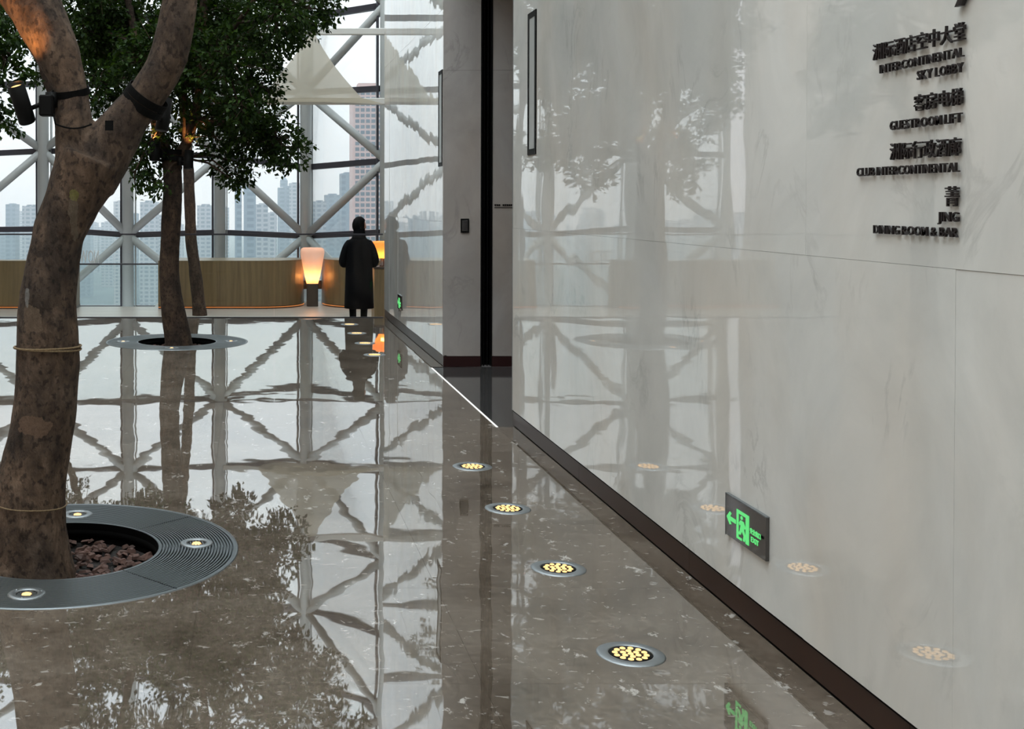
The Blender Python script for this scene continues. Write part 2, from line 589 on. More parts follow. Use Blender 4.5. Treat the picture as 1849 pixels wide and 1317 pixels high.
# ------------------------------------------------------------------ floor: slabs of polished marble
floor = empty('floor'); tag(floor, kind='structure')
PITS = [(-0.80, 5.01), (-0.775, 12.58)]
PIT_R = 0.75
cutter_me = bpy.data.meshes.new('cutter')
bmc = bmesh.new()
for (cx, cy_) in PITS:
    bmesh.ops.create_cone(bmc, cap_ends=True, segments=72, radius1=PIT_R, radius2=PIT_R, depth=0.4, matrix=Matrix.Translation((cx, cy_, 0)))
bmc.to_mesh(cutter_me); bmc.free()
cutter = bpy.data.objects.new('cutter', cutter_me); COL.objects.link(cutter)
SX, SY = 0.90, 0.90
shared = {}
cut_list = []
ys = []
y = EDGE
while y > BACK:
    ys.append((max(BACK, y - SY), y)); y -= SY
xs = []
x = 1.607
while x > LEFT:
    xs.append((max(LEFT, x - SX), x)); x -= SX
J = 0.0004
for (x0, x1) in xs:
    for (y0, y1) in ys:
        key = (round(x1 - x0, 4), round(y1 - y0, 4))
        if key not in shared:
            me = bpy.data.meshes.new('slab')
            me.from_pydata(box_v(J, key[0] - J, J, key[1] - J, -0.02, 0.0), [], BOXF); me.update()
            me.materials.append(M['floor'])
            shared[key] = me
        o = bpy.data.objects.new('slab', shared[key]); COL.objects.link(o)
        o.location = (x0, y0, 0); o.parent = floor
        for (cx, cy_) in PITS:
            nx, ny = min(max(cx, x0), x1), min(max(cy_, y0), y1)
            if (nx - cx) ** 2 + (ny - cy_) ** 2 < PIT_R ** 2:
                cut_list.append(o)
for o in cut_list:
    md = o.modifiers.new('pit', 'BOOLEAN'); md.operation = 'DIFFERENCE'; md.object = cutter; md.solver = 'EXACT'
dg = bpy.context.evaluated_depsgraph_get()
new = [(o, bpy.data.meshes.new_from_object(o.evaluated_get(dg))) for o in cut_list]
for o, me in new:
    o.modifiers.clear(); o.data = me
bpy.data.objects.remove(cutter)
# border slabs along the wall
y = NEAR_END - 0.05
while y > BACK:
    box('border_slab', 1.607 + J, WX + 0.004, max(BACK, y - 0.9) + J, y - J, -0.02, 0, M['floor'], floor); y -= 0.9
y = EDGE
while y > FAR_START:
    box('border_slab', 1.607 + J, WX + 0.004, max(FAR_START - 0.06, y - 0.9) + J, y - J, -0.02, 0, M['floor'], floor); y -= 0.9
# bed under the slabs, open at the two tree pits
bed = MB()
for (a, b_) in ((BACK, PITS[0][1] - 0.7), (PITS[0][1] + 0.7, PITS[1][1] - 0.7), (PITS[1][1] + 0.7, EDGE - 0.02)):
    bed.box(LEFT, WX + 0.2, a, b_, -0.30, -0.021)
for (cx, cy_) in PITS:
    bed.box(LEFT, cx - 0.7, cy_ - 0.7, cy_ + 0.7, -0.30, -0.021)
    bed.box(cx + 0.7, WX + 0.2, cy_ - 0.7, cy_ + 0.7, -0.30, -0.021)
bed.build('floor_bed', M['joint'], floor)
box('edge_nosing', LEFT, WX, EDGE, EDGE + 0.03, -0.42, 0.0, M['dark_steel'], floor)

# dark floor of the lift lobby
lf = empty('floor_lobby'); tag(lf, kind='structure')
for (x0, x1) in ((1.622, 2.30), (2.30, 3.2), (3.2, 4.1), (4.1, 5.0), (5.0, 6.0)):
    for (y0, y1) in ((7.76, 8.70), (8.70, 9.64), (9.64, 10.62)):
        box('dark_slab', x0 + J, x1 - J, y0 + J, y1 - J, -0.02, 0, M['dark_floor'], lf)
box('floor_bed', 1.607, 6.0, 7.75, 10.63, -0.1, -0.021, M['joint'], lf)
ls = box('bright_metal_strip', 1.606, 1.618, 7.76, 10.56, -0.015, 0.002, M['white_strip'])  # white metal strip; emission stands in for its bright reflection
tag(ls, 'thin bright white metal strip in the floor at the lobby threshold', 'floor strip')

# timber floor on the lower level
fl = empty('floor_lower'); tag(fl, kind='structure')
M['low_joint'] = M['joint']
lowf = MB()
px_ = LEFT
for (x0, x1, y1) in ((LEFT, -1.75, 21.75), (-1.75, 6.0, 22.85)):
    yy = EDGE + 0.03
    while yy < y1 - 0.02:
        ye = min(yy + 0.18, y1)
        lowf.box(x0, x1, yy + 0.001, ye - 0.001, LOW - 0.03, LOW)
        yy = ye
lowf.build('timber_boards', M['wood_floor'], fl)['kind'] = 'stuff'
lb = MB()
lb.box(LEFT, -1.75, EDGE + 0.03, 21.75, LOW - 0.3, LOW - 0.031).box(-1.75, 6.0, EDGE + 0.03, 22.85, LOW - 0.3, LOW - 0.031)
lb.build('floor_bed', M['joint'], fl)

# ------------------------------------------------------------------ right wall: marble panels
wr = empty('wall_right'); tag(wr, kind='structure')
PW = 0.785
near_joints = [NEAR_END, 7.61]
y = 2.905 + 6 * PW
while y > BACK:
    if y < 7.60:
        near_joints.append(y)
    y -= PW
near_joints.append(BACK)
far_joints = [EDGE, 14.75, 13.9, 13.0, 12.15, 11.45, 11.05, FAR_START + 0.031]
ROWS = [(0.104, 1.300), (1.300, 3.20), (3.20, 5.2), (5.2, 8.0), (8.0, ROOF)]


def panels(joints, parent, mat, tilt):
    for a, b_ in zip(joints[:-1], joints[1:]):
        hi, lo = max(a, b_), min(a, b_)
        if hi - lo < 0.01:
            continue
        for (z0, z1) in ROWS:
            th = math.radians(rng.uniform(-tilt, tilt))
            w, h = hi - lo, z1 - z0
            o = box('marble_panel', 0, 0.03, -w / 2 + 0.0004, w / 2 - 0.0004, -h / 2 + 0.0004, h / 2 - 0.0004, mat, parent, world=False)
            o.location = (WX, (hi + lo) / 2, (z0 + z1) / 2)
            o.rotation_euler = (0, math.radians(rng.uniform(-tilt, tilt)) * 0.4, th)


panels(near_joints, wr, M['wall'], 0.10)
panels(far_joints, wr, M['wall'], 0.16)
core = MB()
core.box(WX + 0.034, WX + 0.40, BACK, NEAR_END - 0.003, 0.0, ROOF)
core.box(WX + 0.034, WX + 0.30, FAR_START + 0.035, EDGE - 0.003, LOW, ROOF)
core.box(WX + 0.034, WX + 0.40, NEAR_END, FAR_START, 3.75, ROOF)
core.build('wall_core', M['lobby'], wr)
for (z0, z1) in ((3.75, 5.2), (5.2, 8.0), (8.0, ROOF)):
    for k in range(4):
        a = NEAR_END + (FAR_START - NEAR_END) * k / 4
        b_ = NEAR_END + (FAR_START - NEAR_END) * (k + 1) / 4
        box('marble_panel', WX, WX + 0.03, a + 0.001, b_ - 0.001, z0 + 0.001, z1 - 0.001, M['wall'], wr)
box('edge_trim', WX - 0.002, WX + 0.40, NEAR_END - 0.002, NEAR_END + 0.006, 0.104, 3.75, M['steel'], wr)

bb = empty('baseboard_right'); tag(bb, kind='structure')
yj = NEAR_END
while yj > BACK:
    e = max(BACK, yj - 1.57)
    box('skirting_length', WX + 0.006, WX + 0.034, e + 0.0008, yj - 0.0008, 0.006, 0.096, M['base'], bb)
    yj = e
box('shadow_gap', WX + 0.016, WX + 0.034, BACK, NEAR_END, 0.0, 0.104, M['gap'], bb)
box('skirting_shadow_line', WX + 0.001, WX + 0.03, BACK, NEAR_END, 0.098, 0.103, M['gap'], bb)  # near-black strip painted as the shadow line above the skirting
box('skirting_length', WX + 0.006, WX + 0.034, FAR_START, EDGE, 0.006, 0.096, M['base'], bb)
box('shadow_gap', WX + 0.016, WX + 0.034, FAR_START, EDGE, 0.0, 0.104, M['gap'], bb)

# ------------------------------------------------------------------ lift lobby behind the opening
wl_ = empty('wall_lobby'); tag(wl_, kind='structure')
LY = FAR_START
Z1 = at_y(830, 127, LY).z
GX0, GX1 = at_y(868, 400, LY).x, at_y(889, 400, LY).x
for (x0, x1) in ((WX - 0.0005, GX0), (GX1, 3.4), (3.4, 4.7), (4.7, 6.0)):
    for (z0, z1) in ((0.095, Z1), (Z1, 3.75)):
        box('marble_panel', x0 + 0.0008, x1 - 0.0008, LY, LY + 0.03, z0 + 0.0008, z1 - 0.0008, M['lobby'], wl_)
cw = MB()
cw.box(WX + 0.301, GX0 - 0.004, LY + 0.031, LY + 0.3, 0, 3.75).box(GX1 + 0.004, 6.0, LY + 0.031, LY + 0.3, 0, 3.75)
cw.box(2.12, 6.0, NEAR_END - 0.3, NEAR_END - 0.05, 0, 3.75).box(5.95, 6.2, NEAR_END - 0.3, LY + 0.3, 0, 3.75)
cw.build('wall_core', M['lobby'], wl_)
dr = empty('door_1'); tag(dr, kind='structure')
box('gap_shade_sheet', GX0 + 0.002, GX1 - 0.002, LY + 0.12, LY + 0.18, 0, 3.75, M['gap'], dr)  # near-black sheet closing the recess; its colour stands for the shade inside
gw = GX1 - GX0
for (a, b_, d_) in ((0.0, 0.012, 0.0), (0.030, 0.045, 0.05), (0.066, 0.076, 0.05), (gw - 0.010, gw, 0.0)):
    box('door_track', GX0 + a + 0.001, GX0 + b_, LY - 0.004 + d_, LY + 0.12, 0, 3.75, M['black'], dr)
bl = empty('baseboard_lobby'); tag(bl, kind='structure')
box('skirting_length', WX + 0.004, GX0, LY - 0.004, LY + 0.03, 0, 0.092, M['base_red'], bl)
box('skirting_length', GX1, 6.0, LY - 0.004, LY + 0.03, 0, 0.092, M['base_red'], bl)
cl = box('ceiling_lobby', WX + 0.03, 6.2, NEAR_END - 0.3, LY + 0.3, 3.75, 3.85, M['white']); tag(cl, kind='structure')

# ------------------------------------------------------------------ other walls and the glass roof
wlf = empty('wall_left'); tag(wlf, kind='structure')
y = BACK
while y < 23.4:
    e = min(y + 1.6, 23.5)
    for (z0, z1) in ((LOW, 2.6), (2.6, 5.4), (5.4, 8.2), (8.2, ROOF)):
        box('stone_panel', LEFT - 0.05, LEFT, y + 0.003, e - 0.003, z0 + 0.003, z1 - 0.003, M['beige'], wlf)
    y = e
box('wall_core', LEFT - 0.3, LEFT - 0.052, BACK, 23.5, LOW - 0.3, ROOF, M['joint'], wlf)
wb = box('wall_back', LEFT, WX + 0.4, BACK - 0.2, BACK, 0, ROOF, M['beige']); tag(wb, kind='structure')
wfr = box('wall_far_right', 5.9, 6.1, EDGE, 20.5, LOW, ROOF, M['beige']); tag(wfr, kind='structure')
wfb = box('wall_behind', WX + 0.4, 6.1, EDGE - 0.2, EDGE, LOW, ROOF, M['beige']); tag(wfb, kind='structure')
roof = empty('ceiling'); tag(roof, kind='structure')
for k in range(11):
    yb = BACK + k * 2.85
    box('roof_beam', LEFT, 6.0, yb - 0.09, yb + 0.09, ROOF, ROOF + 0.35, M['column'], roof)
for k in range(5):
    xb = LEFT + k * 2.6
    box('roof_purlin', xb - 0.06, xb + 0.06, BACK, 23.6, ROOF + 0.05, ROOF + 0.25, M['column'], roof)
for k in range(10):
    for j in range(4):
        box('roof_pane', LEFT + j * 2.6 + 0.06, LEFT + (j + 1) * 2.6 - 0.06, BACK + k * 2.85 + 0.09, BACK + (k + 1) * 2.85 - 0.09,
            ROOF + 0.36, ROOF + 0.375, M['glass'], roof)

# ------------------------------------------------------------------ window wall: columns, diagonal braces, transoms, panes
win = empty('window_1'); tag(win, kind='structure')
FY = 23.5
cols = [(-5.95, FY), (at_y(78, 400, FY).x, FY), (at_y(231, 400, FY).x, FY), (at_y(397, 400, FY).x, FY),
        (at_y(552, 400, FY).x, FY), (at_y(697, 400, 22.0).x, 22.0), (4.15, 20.9), (5.9, 20.3)]
lev0 = [416, 414, 425, 420, 427, 420, 418, 416]
lev1 = [280, 272, 274, 282, 302, 290, 285, 280]
lev2 = [152, 150, 152, 158, 166, 158, 155, 152]
LEVZ = [-3.5, -2.05, -0.62, None, None, None, 5.15, 6.6, 8.05, 9.5, 10.95]
node = {}
for i, (cx, cyy) in enumerate(cols):
    for j, z in enumerate(LEVZ):
        if j in (3, 4, 5):
            z = at_y(500, (lev0, lev1, lev2)[j - 3][i], cyy).z
        node[i, j] = Vector((cx, cyy, z))
NJ = len(LEVZ)
for i, (cx, cyy) in enumerate(cols):
    tube('column', [(cx, cyy, -5.0), (cx, cyy, ROOF + 0.3)], 0.115, M['column'], win, 20)
    box('mullion', cx - 0.165, cx - 0.125, cyy + 0.10, cyy + 0.26, -5.0, ROOF, M['transom'], win)
    box('mullion', cx + 0.125, cx + 0.145, cyy + 0.10, cyy + 0.26, -5.0, ROOF, M['column'], win)
for i in range(len(cols) - 1):
    for j in range(NJ):
        a, b_ = node[i, j], node[i + 1, j]
        off = Vector((0, 0.2, 0))
        d = (b_ - a).normalized()
        up = Vector((0, 0, 1)); n = d.cross(up).normalized()
        vv = []
        for p in (a + off, b_ + off):
            for (sn, su) in ((-1, -1), (1, -1), (1, 1), (-1, 1)):
                vv.append(p + n * sn * 0.07 + up * su * 0.055)
        mk('transom', vv, [(3, 2, 1, 0), (4, 5, 6, 7), (0, 1, 5, 4), (1, 2, 6, 5), (2, 3, 7, 6), (3, 0, 4, 7)], M['transom'], win)
        if j < NJ - 1:
            c, d2 = node[i + 1, j + 1], node[i, j + 1]
            g0 = Vector((0, 0.235, 0)); g1 = Vector((0, 0.25, 0))
            q = [a + g0, b_ + g0, b_ + g1, a + g1, d2 + g0, c + g0, c + g1, d2 + g1]
            mk('pane', q, BOXF, M['glass'], win)
            if (i + j) % 2 == 1:      # node at (i, j) -> (i+1, j+1)
                tube('brace', [a, c], 0.078, M['column'], win, 14)
            else:
                tube('brace', [b_, d2], 0.078, M['column'], win, 14)

# cream beams that carry the sail
for nm, yy, z, lab in (('beam', 21.25, at_y(600, 57, 21.25).z, 'upper cream beam above the triangular sail'),
                       ('beam', 21.25, at_y(600, 183, 21.25).z, 'lower cream beam along the foot of the sail')):
    o = box(nm, -0.5, 5.85, yy - 0.05, yy + 0.05, z - 0.06, z + 0.055, M['beam'], bev=0.01)
    tag(o, lab, 'beam')

# ------------------------------------------------------------------ sail of cream cloth
sail = empty('sail_cloth', at_y(563, 185, 21.12)); tag(sail, 'cream triangular cloth sail hung before the window wall', 'sail')
NR = 18
left_e, right_e = [], []
for k in range(NR + 1):
    t = k / NR
    yy = 57 + (178 - 57) * t
    bulge = 7.0 * math.sin(math.pi * t)
    left_e.append((563 - 2 - 92 * t + bulge * 0.6, yy))
    right_e.append((563 + 3 + 88 * t - bulge, yy))
SV, SF = [], []
NC = 14
for k in range(NR + 1):
    for j in range(NC + 1):
        s = j / NC
        px2 = left_e[k][0] * (1 - s) + right_e[k][0] * s
        depth = 21.12 - 0.10 * math.sin(math.pi * s) * math.sin(math.pi * k / NR)
        SV.append(at_y(px2, left_e[k][1], depth))
for k in range(NR):
    for j in range(NC):
        a = k * (NC + 1) + j
        SF.append((a, a + 1, a + NC + 2, a + NC + 1))
so = mk('cloth', SV, SF, M['sail'], sail, True)
hm = MB()
hp = [at_y(468, 178, 21.12), at_y(468, 184, 21.10), at_y(560, 184, 21.10), at_y(690, 187, 21.10), at_y(672, 182, 21.12), at_y(655, 177, 21.12), at_y(560, 177, 21.12)]
hv = hp + [p + Vector((0, 0.004, 0)) for p in hp]
nh = len(hp)
hf = [tuple(range(nh))[::-1], tuple(range(nh, 2 * nh))] + [(i, (i + 1) % nh, nh + (i + 1) % nh, nh + i) for i in range(nh)]
mk('hem', hv, hf, M['sail'], sail)
tp = at_y(564, 55, 21.1)
mk('corner_patch', [at_y(557, 60, 21.10), at_y(572, 60, 21.10), at_y(567, 50, 21.10), at_y(562, 50, 21.10),
                    at_y(557, 60, 21.115), at_y(572, 60, 21.115), at_y(567, 50, 21.115), at_y(562, 50, 21.115)], BOXF, M['grey_plate'], sail)

# ------------------------------------------------------------------ glass balustrade at the floor edge
BY = EDGE - 0.06
bz = at_y(600, 423, BY).z
gl = empty('glass_balustrade', (0, BY, 0)); tag(gl, 'frameless glass balustrade along the edge of the polished floor', 'balustrade')
bxs = [at_y(p, 500, BY).x for p in (692, 495, 300, 105, -90, -285, -420)]
for a, b_ in zip(bxs[1:], bxs[:-1]):
    box('pane', a + 0.006, b_ - 0.006, BY - 0.006, BY + 0.006, 0.004, bz - 0.012, M['rail_glass'], gl)
    box('top_cap', a + 0.004, b_ - 0.004, BY - 0.010, BY + 0.010, bz - 0.012, bz + 0.008, M['transom'], gl)
box('base_channel', bxs[-1], bxs[0], BY - 0.02, BY + 0.02, 0.0, 0.010, M['transom'], gl)

# low glass between the timber benches, with lettering
LGY = 21.70
z476 = at_y(200, 477, LGY).z
lx0, lx1 = at_y(120, 500, LGY).x, at_y(286, 500, LGY).x
lg = empty('low_glass_rail', (lx0, LGY, LOW)); tag(lg, 'low clear glass rail between the timber benches by the window', 'balustrade')
box('pane', lx0, lx1, LGY - 0.008, LGY + 0.008, LOW + 0.002, z476 - 0.012, M['rail_glass'], lg)
box('top_rail', lx0, lx1, LGY - 0.02, LGY + 0.02, z476 - 0.015, z476 + 0.012, M['transom'], lg)


# ------------------------------------------------------------------ timber benches with rounded ends
def bench(label, xa, xb, round_left, round_right, rad=0.85):
    f0, bk = on_floor(400, 558, LOW).y, 22.45
    pts = []
    if round_left:
        for k in range(13):
            a = math.pi / 2 * k / 12
            pts.append((xa + rad - rad * math.cos(a), f0 + rad - rad * math.sin(a)))
    else:
        pts.append((xa, f0))
    if round_right:
        for k in range(13):
            a = math.pi / 2 * k / 12
            pts.append((xb - rad + rad * math.sin(a), f0 + rad - rad * math.cos(a)))
    else:
        pts.append((xb, f0))
    outer = pts + [(xb, min(bk, 21.72 if xb < -1.8 else bk)), (xa, min(bk, 21.72 if xb < -1.8 else bk))]
    ztop = at_y(420, 471, f0).z
    r = empty('timber_bench', ((xa + xb) / 2, f0, LOW)); tag(r, label, 'bench', 'timber benches along the window wall')
    n = len(outer)

    def prism(poly, z0, z1):
        q = [(x, y, z0) for x, y in poly] + [(x, y, z1) for x, y in poly]
        return q, [tuple(range(n))[::-1], tuple(range(n, 2 * n))] + [(i, (i + 1) % n, n + (i + 1) % n, n + i) for i in range(n)]
    v, f = prism(outer, LOW + 0.05, ztop - 0.015)
    mk('body', v, f, M['wood'], r)
    v, f = prism([(x, y - 0.004) for x, y in outer], ztop - 0.015, ztop)
    mk('top_board', v, f, M['wood'], r)
    v, f = prism([(x, y + 0.05) for x, y in outer], LOW + 0.002, LOW + 0.05)
    mk('plinth', v, f, M['wood_dark'], r)
    tube('glow_strip', [(x, y - 0.012, LOW + 0.03) for x, y in pts], 0.009, M['strip'], r, 6)
    if xb - xa > 2:
        for k in range(1, int((xb - xa) / 1.1)):
            xx = xa + k * 1.1
            box('panel_joint', xx, xx + 0.004, f0 - 0.0015, f0 + 0.02, LOW + 0.05, ztop - 0.015, M['wood_dark'], r)
    return r


bench('timber bench left of the big forked tree trunk', -6.1, at_y(141, 500, 21.5).x, False, False)
bench('long timber bench with rounded end left of the floor lamp', at_y(286, 500, 21.3).x, at_y(548, 500, 22.2).x, False, True)
bench('timber bench with rounded end behind the person', at_y(582, 500, 22.2).x, 4.6, True, False)


# ------------------------------------------------------------------ lamps
def point_light(name, loc, energy, col, parent, r=0.03):
    d = bpy.data.lights.new(name, 'POINT'); d.energy = energy; d.color = col; d.shadow_soft_size = r
    o = bpy.data.objects.new(name, d); COL.objects.link(o); o.location = loc
    if parent is not None:
        o.parent = parent; o.matrix_parent_inverse = root_matrix(parent).inverted()
    return o


fb = on_floor(564, 553, LOW)
lamp = empty('floor_lamp', fb); tag(lamp, 'floor lamp with pale opal glass shade on a dark wooden block', 'lamp')
s_ = FOC / fb.y
bh, sh = 41 / s_, 65 / s_
box('base', fb.x - 10 / s_, fb.x + 10 / s_, fb.y - 10 / s_, fb.y + 10 / s_, LOW, LOW + bh, M['wood_dark'], lamp, bev=0.006)
prof = [(10.5, 0), (13, 10), (16.5, 26), (19.5, 42), (21.5, 54), (21.8, 58), (20.5, 62.5), (17, 64.6), (8, 65), (0.3, 65.2)]
lathe('shade', [(r / s_, LOW + bh + z / s_) for r, z in prof], M['shade'], lamp, 40, (fb.x, fb.y, 0))
lathe('lamp_holder', [(0.001, 0), (0.05, 0), (0.05, 0.012), (0.02, 0.02), (0.02, 0.05), (0.001, 0.05)], M['black'], lamp, 16, (fb.x, fb.y, LOW + bh))
lathe('bulb', [(0.001, 0), (0.022, 0.008), (0.03, 0.03), (0.02, 0.052), (0.001, 0.06)], M['led_spot'], lamp, 16, (fb.x, fb.y, LOW + bh + 0.05))
point_light('lamp_light', (fb.x, fb.y, LOW + bh + 0.13), 6.5, (1.0, 0.37, 0.09), lamp, 0.04)

# cabinet with a smaller lamp, half hidden by the wall end
cbx, cby = at_y(676, 500, 18.6).x, 18.6
ctz = at_y(680, 482, 18.6).z
cab = empty('cabinet', (cbx + 0.3, cby + 0.2, LOW)); tag(cab, 'brown wooden cabinet carrying a small lamp beyond the wall end', 'cabinet')
box('body', cbx, cbx + 0.7, cby, cby + 0.45, LOW + 0.06, ctz - 0.03, M['wood'], cab, bev=0.006)
box('top_board', cbx - 0.01, cbx + 0.71, cby - 0.01, cby + 0.46, ctz - 0.03, ctz, M['wood_dark'], cab)
box('plinth', cbx + 0.03, cbx + 0.67, cby + 0.03, cby + 0.42, LOW, LOW + 0.06, M['wood_dark'], cab)
tl = Vector((at_y(691, 450, 18.75).x, 18.75, ctz))
tlo = empty('table_lamp', tl); tag(tlo, 'small orange glowing table lamp beside the person', 'lamp')
s2 = FOC / 18.75
lathe('base', [(0.001, 0), (0.055, 0), (0.05, 0.02), (0.04, 0.03), (0.04, 14.5 / s2), (0.001, 14.5 / s2)], M['wood_dark'], tlo, 20, tl)
lathe('shade', [(r / s2, 14.5 / s2 + z / s2) for r, z in ((7, 0), (12, 9), (17, 20), (19.5, 27), (18.5, 30), (14, 31), (0.3, 31.5))], M['amber'], tlo, 32, tl)
lathe('bulb', [(0.001, 0), (0.015, 0.006), (0.02, 0.02), (0.012, 0.035), (0.001, 0.04)], M['led_spot'], tlo, 12, tl + Vector((0, 0, 15.5 / s2)))
point_light('lamp_light', tl + Vector((0, 0, 15.5 / s2 + 0.08)), 2.6, (1.0, 0.40, 0.10), tlo, 0.03)

# dark side table seen in the gap behind the floor lamp
stp = Vector((at_y(566, 500, 22.6).x, 22.6, LOW))
st = empty('side_table', stp); tag(st, 'small dark side table behind the floor lamp', 'table')
zt = at_y(566, 506, 22.6).z
box('table_top', stp.x - 0.24, stp.x + 0.24, stp.y - 0.15, stp.y + 0.15, zt - 0.16, zt, M['wood_dark'], st, bev=0.008)
for sx in (-0.2, 0.2):
    for sy in (-0.11, 0.11):
        box('leg', stp.x + sx - 0.015, stp.x + sx + 0.015, stp.y + sy - 0.015, stp.y + sy + 0.015, LOW, zt - 0.16, M['wood_dark'], st)


# ------------------------------------------------------------------ recessed floor lights
def make_floor_light():
    r = empty('floor_light')
    lathe('rim', [(0.070, -0.02), (0.070, 0.0025), (0.074, 0.004), (0.104, 0.003), (0.109, 0.0005), (0.109, -0.02)], M['steel'], r, 48, world=False)
    lathe('lens_plate', [(0.0005, 0.0012), (0.0705, 0.0012), (0.0705, -0.015)], M['black'], r, 40, world=False)
    me = None
    for ring, cnt in ((0.0, 1), (0.0245, 6), (0.049, 12)):
        for k in range(cnt):
            a = 2 * math.pi * k / cnt + (0.26 if cnt == 12 else 0)
            if me is None:
                v, f = lathe_geo([(0.0094, 0.0), (0.0088, 0.0022), (0.006, 0.0036), (0.0004, 0.004)], 14)
                me = bpy.data.meshes.new('led'); me.from_pydata(v, [], f); me.update(); me.materials.append(M['led'])
                me.polygons.foreach_set('use_smooth', [True] * len(me.polygons))
            o = bpy.data.objects.new('led', me); COL.objects.link(o); o.parent = r
            o.location = (ring * math.cos(a), ring * math.sin(a), 0.0013)
    return r


def copy_thing(src):
    r = src.copy(); COL.objects.link(r)
    for ch in list(src.children):
        c = ch.copy(); COL.objects.link(c); c.parent = r
        for g in list(ch.children):
            d = g.copy(); COL.objects.link(d); d.parent = c
    return r


fl0 = make_floor_light()
spots = [((1141, 1182), 'round recessed floor light nearest the bottom of the picture'),
         ((1008, 1027), 'round recessed floor light, second nearest along the marble wall'),
         ((917, 919), 'round recessed floor light, third nearest along the marble wall'),
         ((851, 843), 'round recessed floor light just before the lobby threshold strip'),
         ((677, 641), 'far floor light under the orange lamp reflection beyond the lobby opening'),
         ((656, 620), 'far floor light, second beyond the lobby opening'),
         ((645, 602), 'far floor light, third beyond the lobby opening'),
         ((632, 586), 'farthest floor light in front of the person at the glass balustrade')]
for k, ((a, b_), lab) in enumerate(spots):
    r = fl0 if k == 0 else copy_thing(fl0)
    p = on_floor(a, b_)
    r.location = (1.232 if k < 4 else 1.20, p.y, 0.0)
    r.rotation_euler = (0, 0, rng.uniform(0, 1))
    tag(r, lab, 'floor light', 'recessed lights in the marble floor')


# ------------------------------------------------------------------ tree grates with soil, mulch and small uplights
def grate_segment_mesh():
    n_r = 24
    r0, r1 = 0.425, 0.735
    prof = [(0.412, -0.03), (0.412, 0.002), (r0, 0.002)]
    for k in range(n_r):
        a = r0 + (r1 - r0) * k / n_r
        w = (r1 - r0) / n_r
        prof += [(a + w * 0.18, -0.008), (a + w * 0.45, -0.008), (a + w * 0.55, 0.002), (a + w * 0.98, 0.002)]
    prof += [(0.742, 0.002), (0.742, -0.03)]
    st = 26
    v, f = [], []
    a0, a1 = math.radians(45.3), math.radians(134.7)
    for i in range(st + 1):
        a = a0 + (a1 - a0) * i / st
        for (r, z) in prof:
            v.append((r * math.cos(a), r * math.sin(a), z))
    m_ = len(prof)
    for i in range(st):
        for k in range(m_ - 1):
            f.append((i * m_ + k, i * m_ + k + 1, (i + 1) * m_ + k + 1, (i + 1) * m_ + k))
    me = bpy.data.meshes.new('grate_segment'); me.from_pydata(v, [], f); me.update()
    me.materials.append(M['dark_steel'])
    return me


seg_me = grate_segment_mesh()


def grate(cx, cy_, label):
    r = empty('tree_grate', (cx, cy_, 0)); tag(r, label, 'tree grate', 'round metal grates around the trees')
    for k in range(4):
        o = bpy.data.objects.new('grate_segment', seg_me); COL.objects.link(o); o.parent = r
        o.rotation_euler = (0, 0, k * math.pi / 2)
    lathe('outer_ring', [(0.742, 0.003), (0.7485, 0.003), (0.7485, -0.03), (0.742, -0.03)], M['dark_steel'], r, 90, close=True, world=False)
    lathe('pit_wall', [(0.411, 0.0), (0.411, -0.3)], M['gap'], r, 64, world=False, smooth=True)
    lathe('support_plate', [(0.405, -0.03), (0.7485, -0.03), (0.7485, -0.06), (0.405, -0.06)], M['gap'], r, 64, close=True, world=False)
    v, f = lathe_geo([(0.002, -0.14), (0.15, -0.13), (0.28, -0.12), (0.411, -0.09)], 40)
    mk('soil', v, f, M['soil'], r, True, world=False)
    rg = random.Random(int(cx * 100 + cy_ * 10))
    mb = MB()
    for k in range(420):
        a = rg.uniform(0, 6.283); rr = 0.40 * math.sqrt(rg.uniform(0.02, 1))
        L, Wd, T = rg.uniform(0.012, 0.03), rg.uniform(0.008, 0.015), rg.uniform(0.004, 0.008)
        mt = Matrix.Translation((rr * math.cos(a), rr * math.sin(a), -0.125 + 0.045 * (rr / 0.4) ** 2 + rg.uniform(0, 0.012))) @ \
            Matrix.Rotation(rg.uniform(0, 6.28), 4, 'Z') @ Matrix.Rotation(rg.uniform(-0.5, 0.5), 4, 'X') @ Matrix.Rotation(rg.uniform(-0.4, 0.4), 4, 'Y')
        q = box_v(-L, L, -Wd, Wd, -T, T)
        q = [(x * (1 - 0.35 * (z > 0)), y * (1 - 0.3 * (z > 0)), z) for x, y, z in q]
        mb.add([mt @ Vector(p) for p in q], BOXF)
    o = mb.build('mulch', M['mulch'], r, world=False); o['kind'] = 'stuff'
    return r


grate(PITS[0][0], PITS[0][1], 'large ribbed metal grate around the big forked tree')
grate(PITS[1][0], PITS[1][1], 'ribbed metal grate around the slim tree further back')


def make_uplight():
    r = empty('grate_uplight')
    lathe('rim', [(0.040, 0.003), (0.046, 0.007), (0.066, 0.006), (0.071, 0.0022), (0.071, -0.02), (0.040, -0.02)], M['steel'], r, 40, close=True, world=False)
    lathe('bowl', [(0.0005, -0.004), (0.03, -0.002), (0.041, 0.003)], M['black'], r, 32, world=False)
    lathe('lens', [(0.020, -0.0025), (0.017, 0.003), (0.010, 0.0055), (0.0005, 0.006)], M['led_spot'], r, 24, world=False)
    for k in range(3):
        a = k * 2.094 + 0.4
        o = lathe('screw', [(0.0045, 0), (0.004, 0.0015), (0.0003, 0.002)], M['steel'], r, 8, world=False)
        o.location = (0.056 * math.cos(a), 0.056 * math.sin(a), 0.0062)
    return r


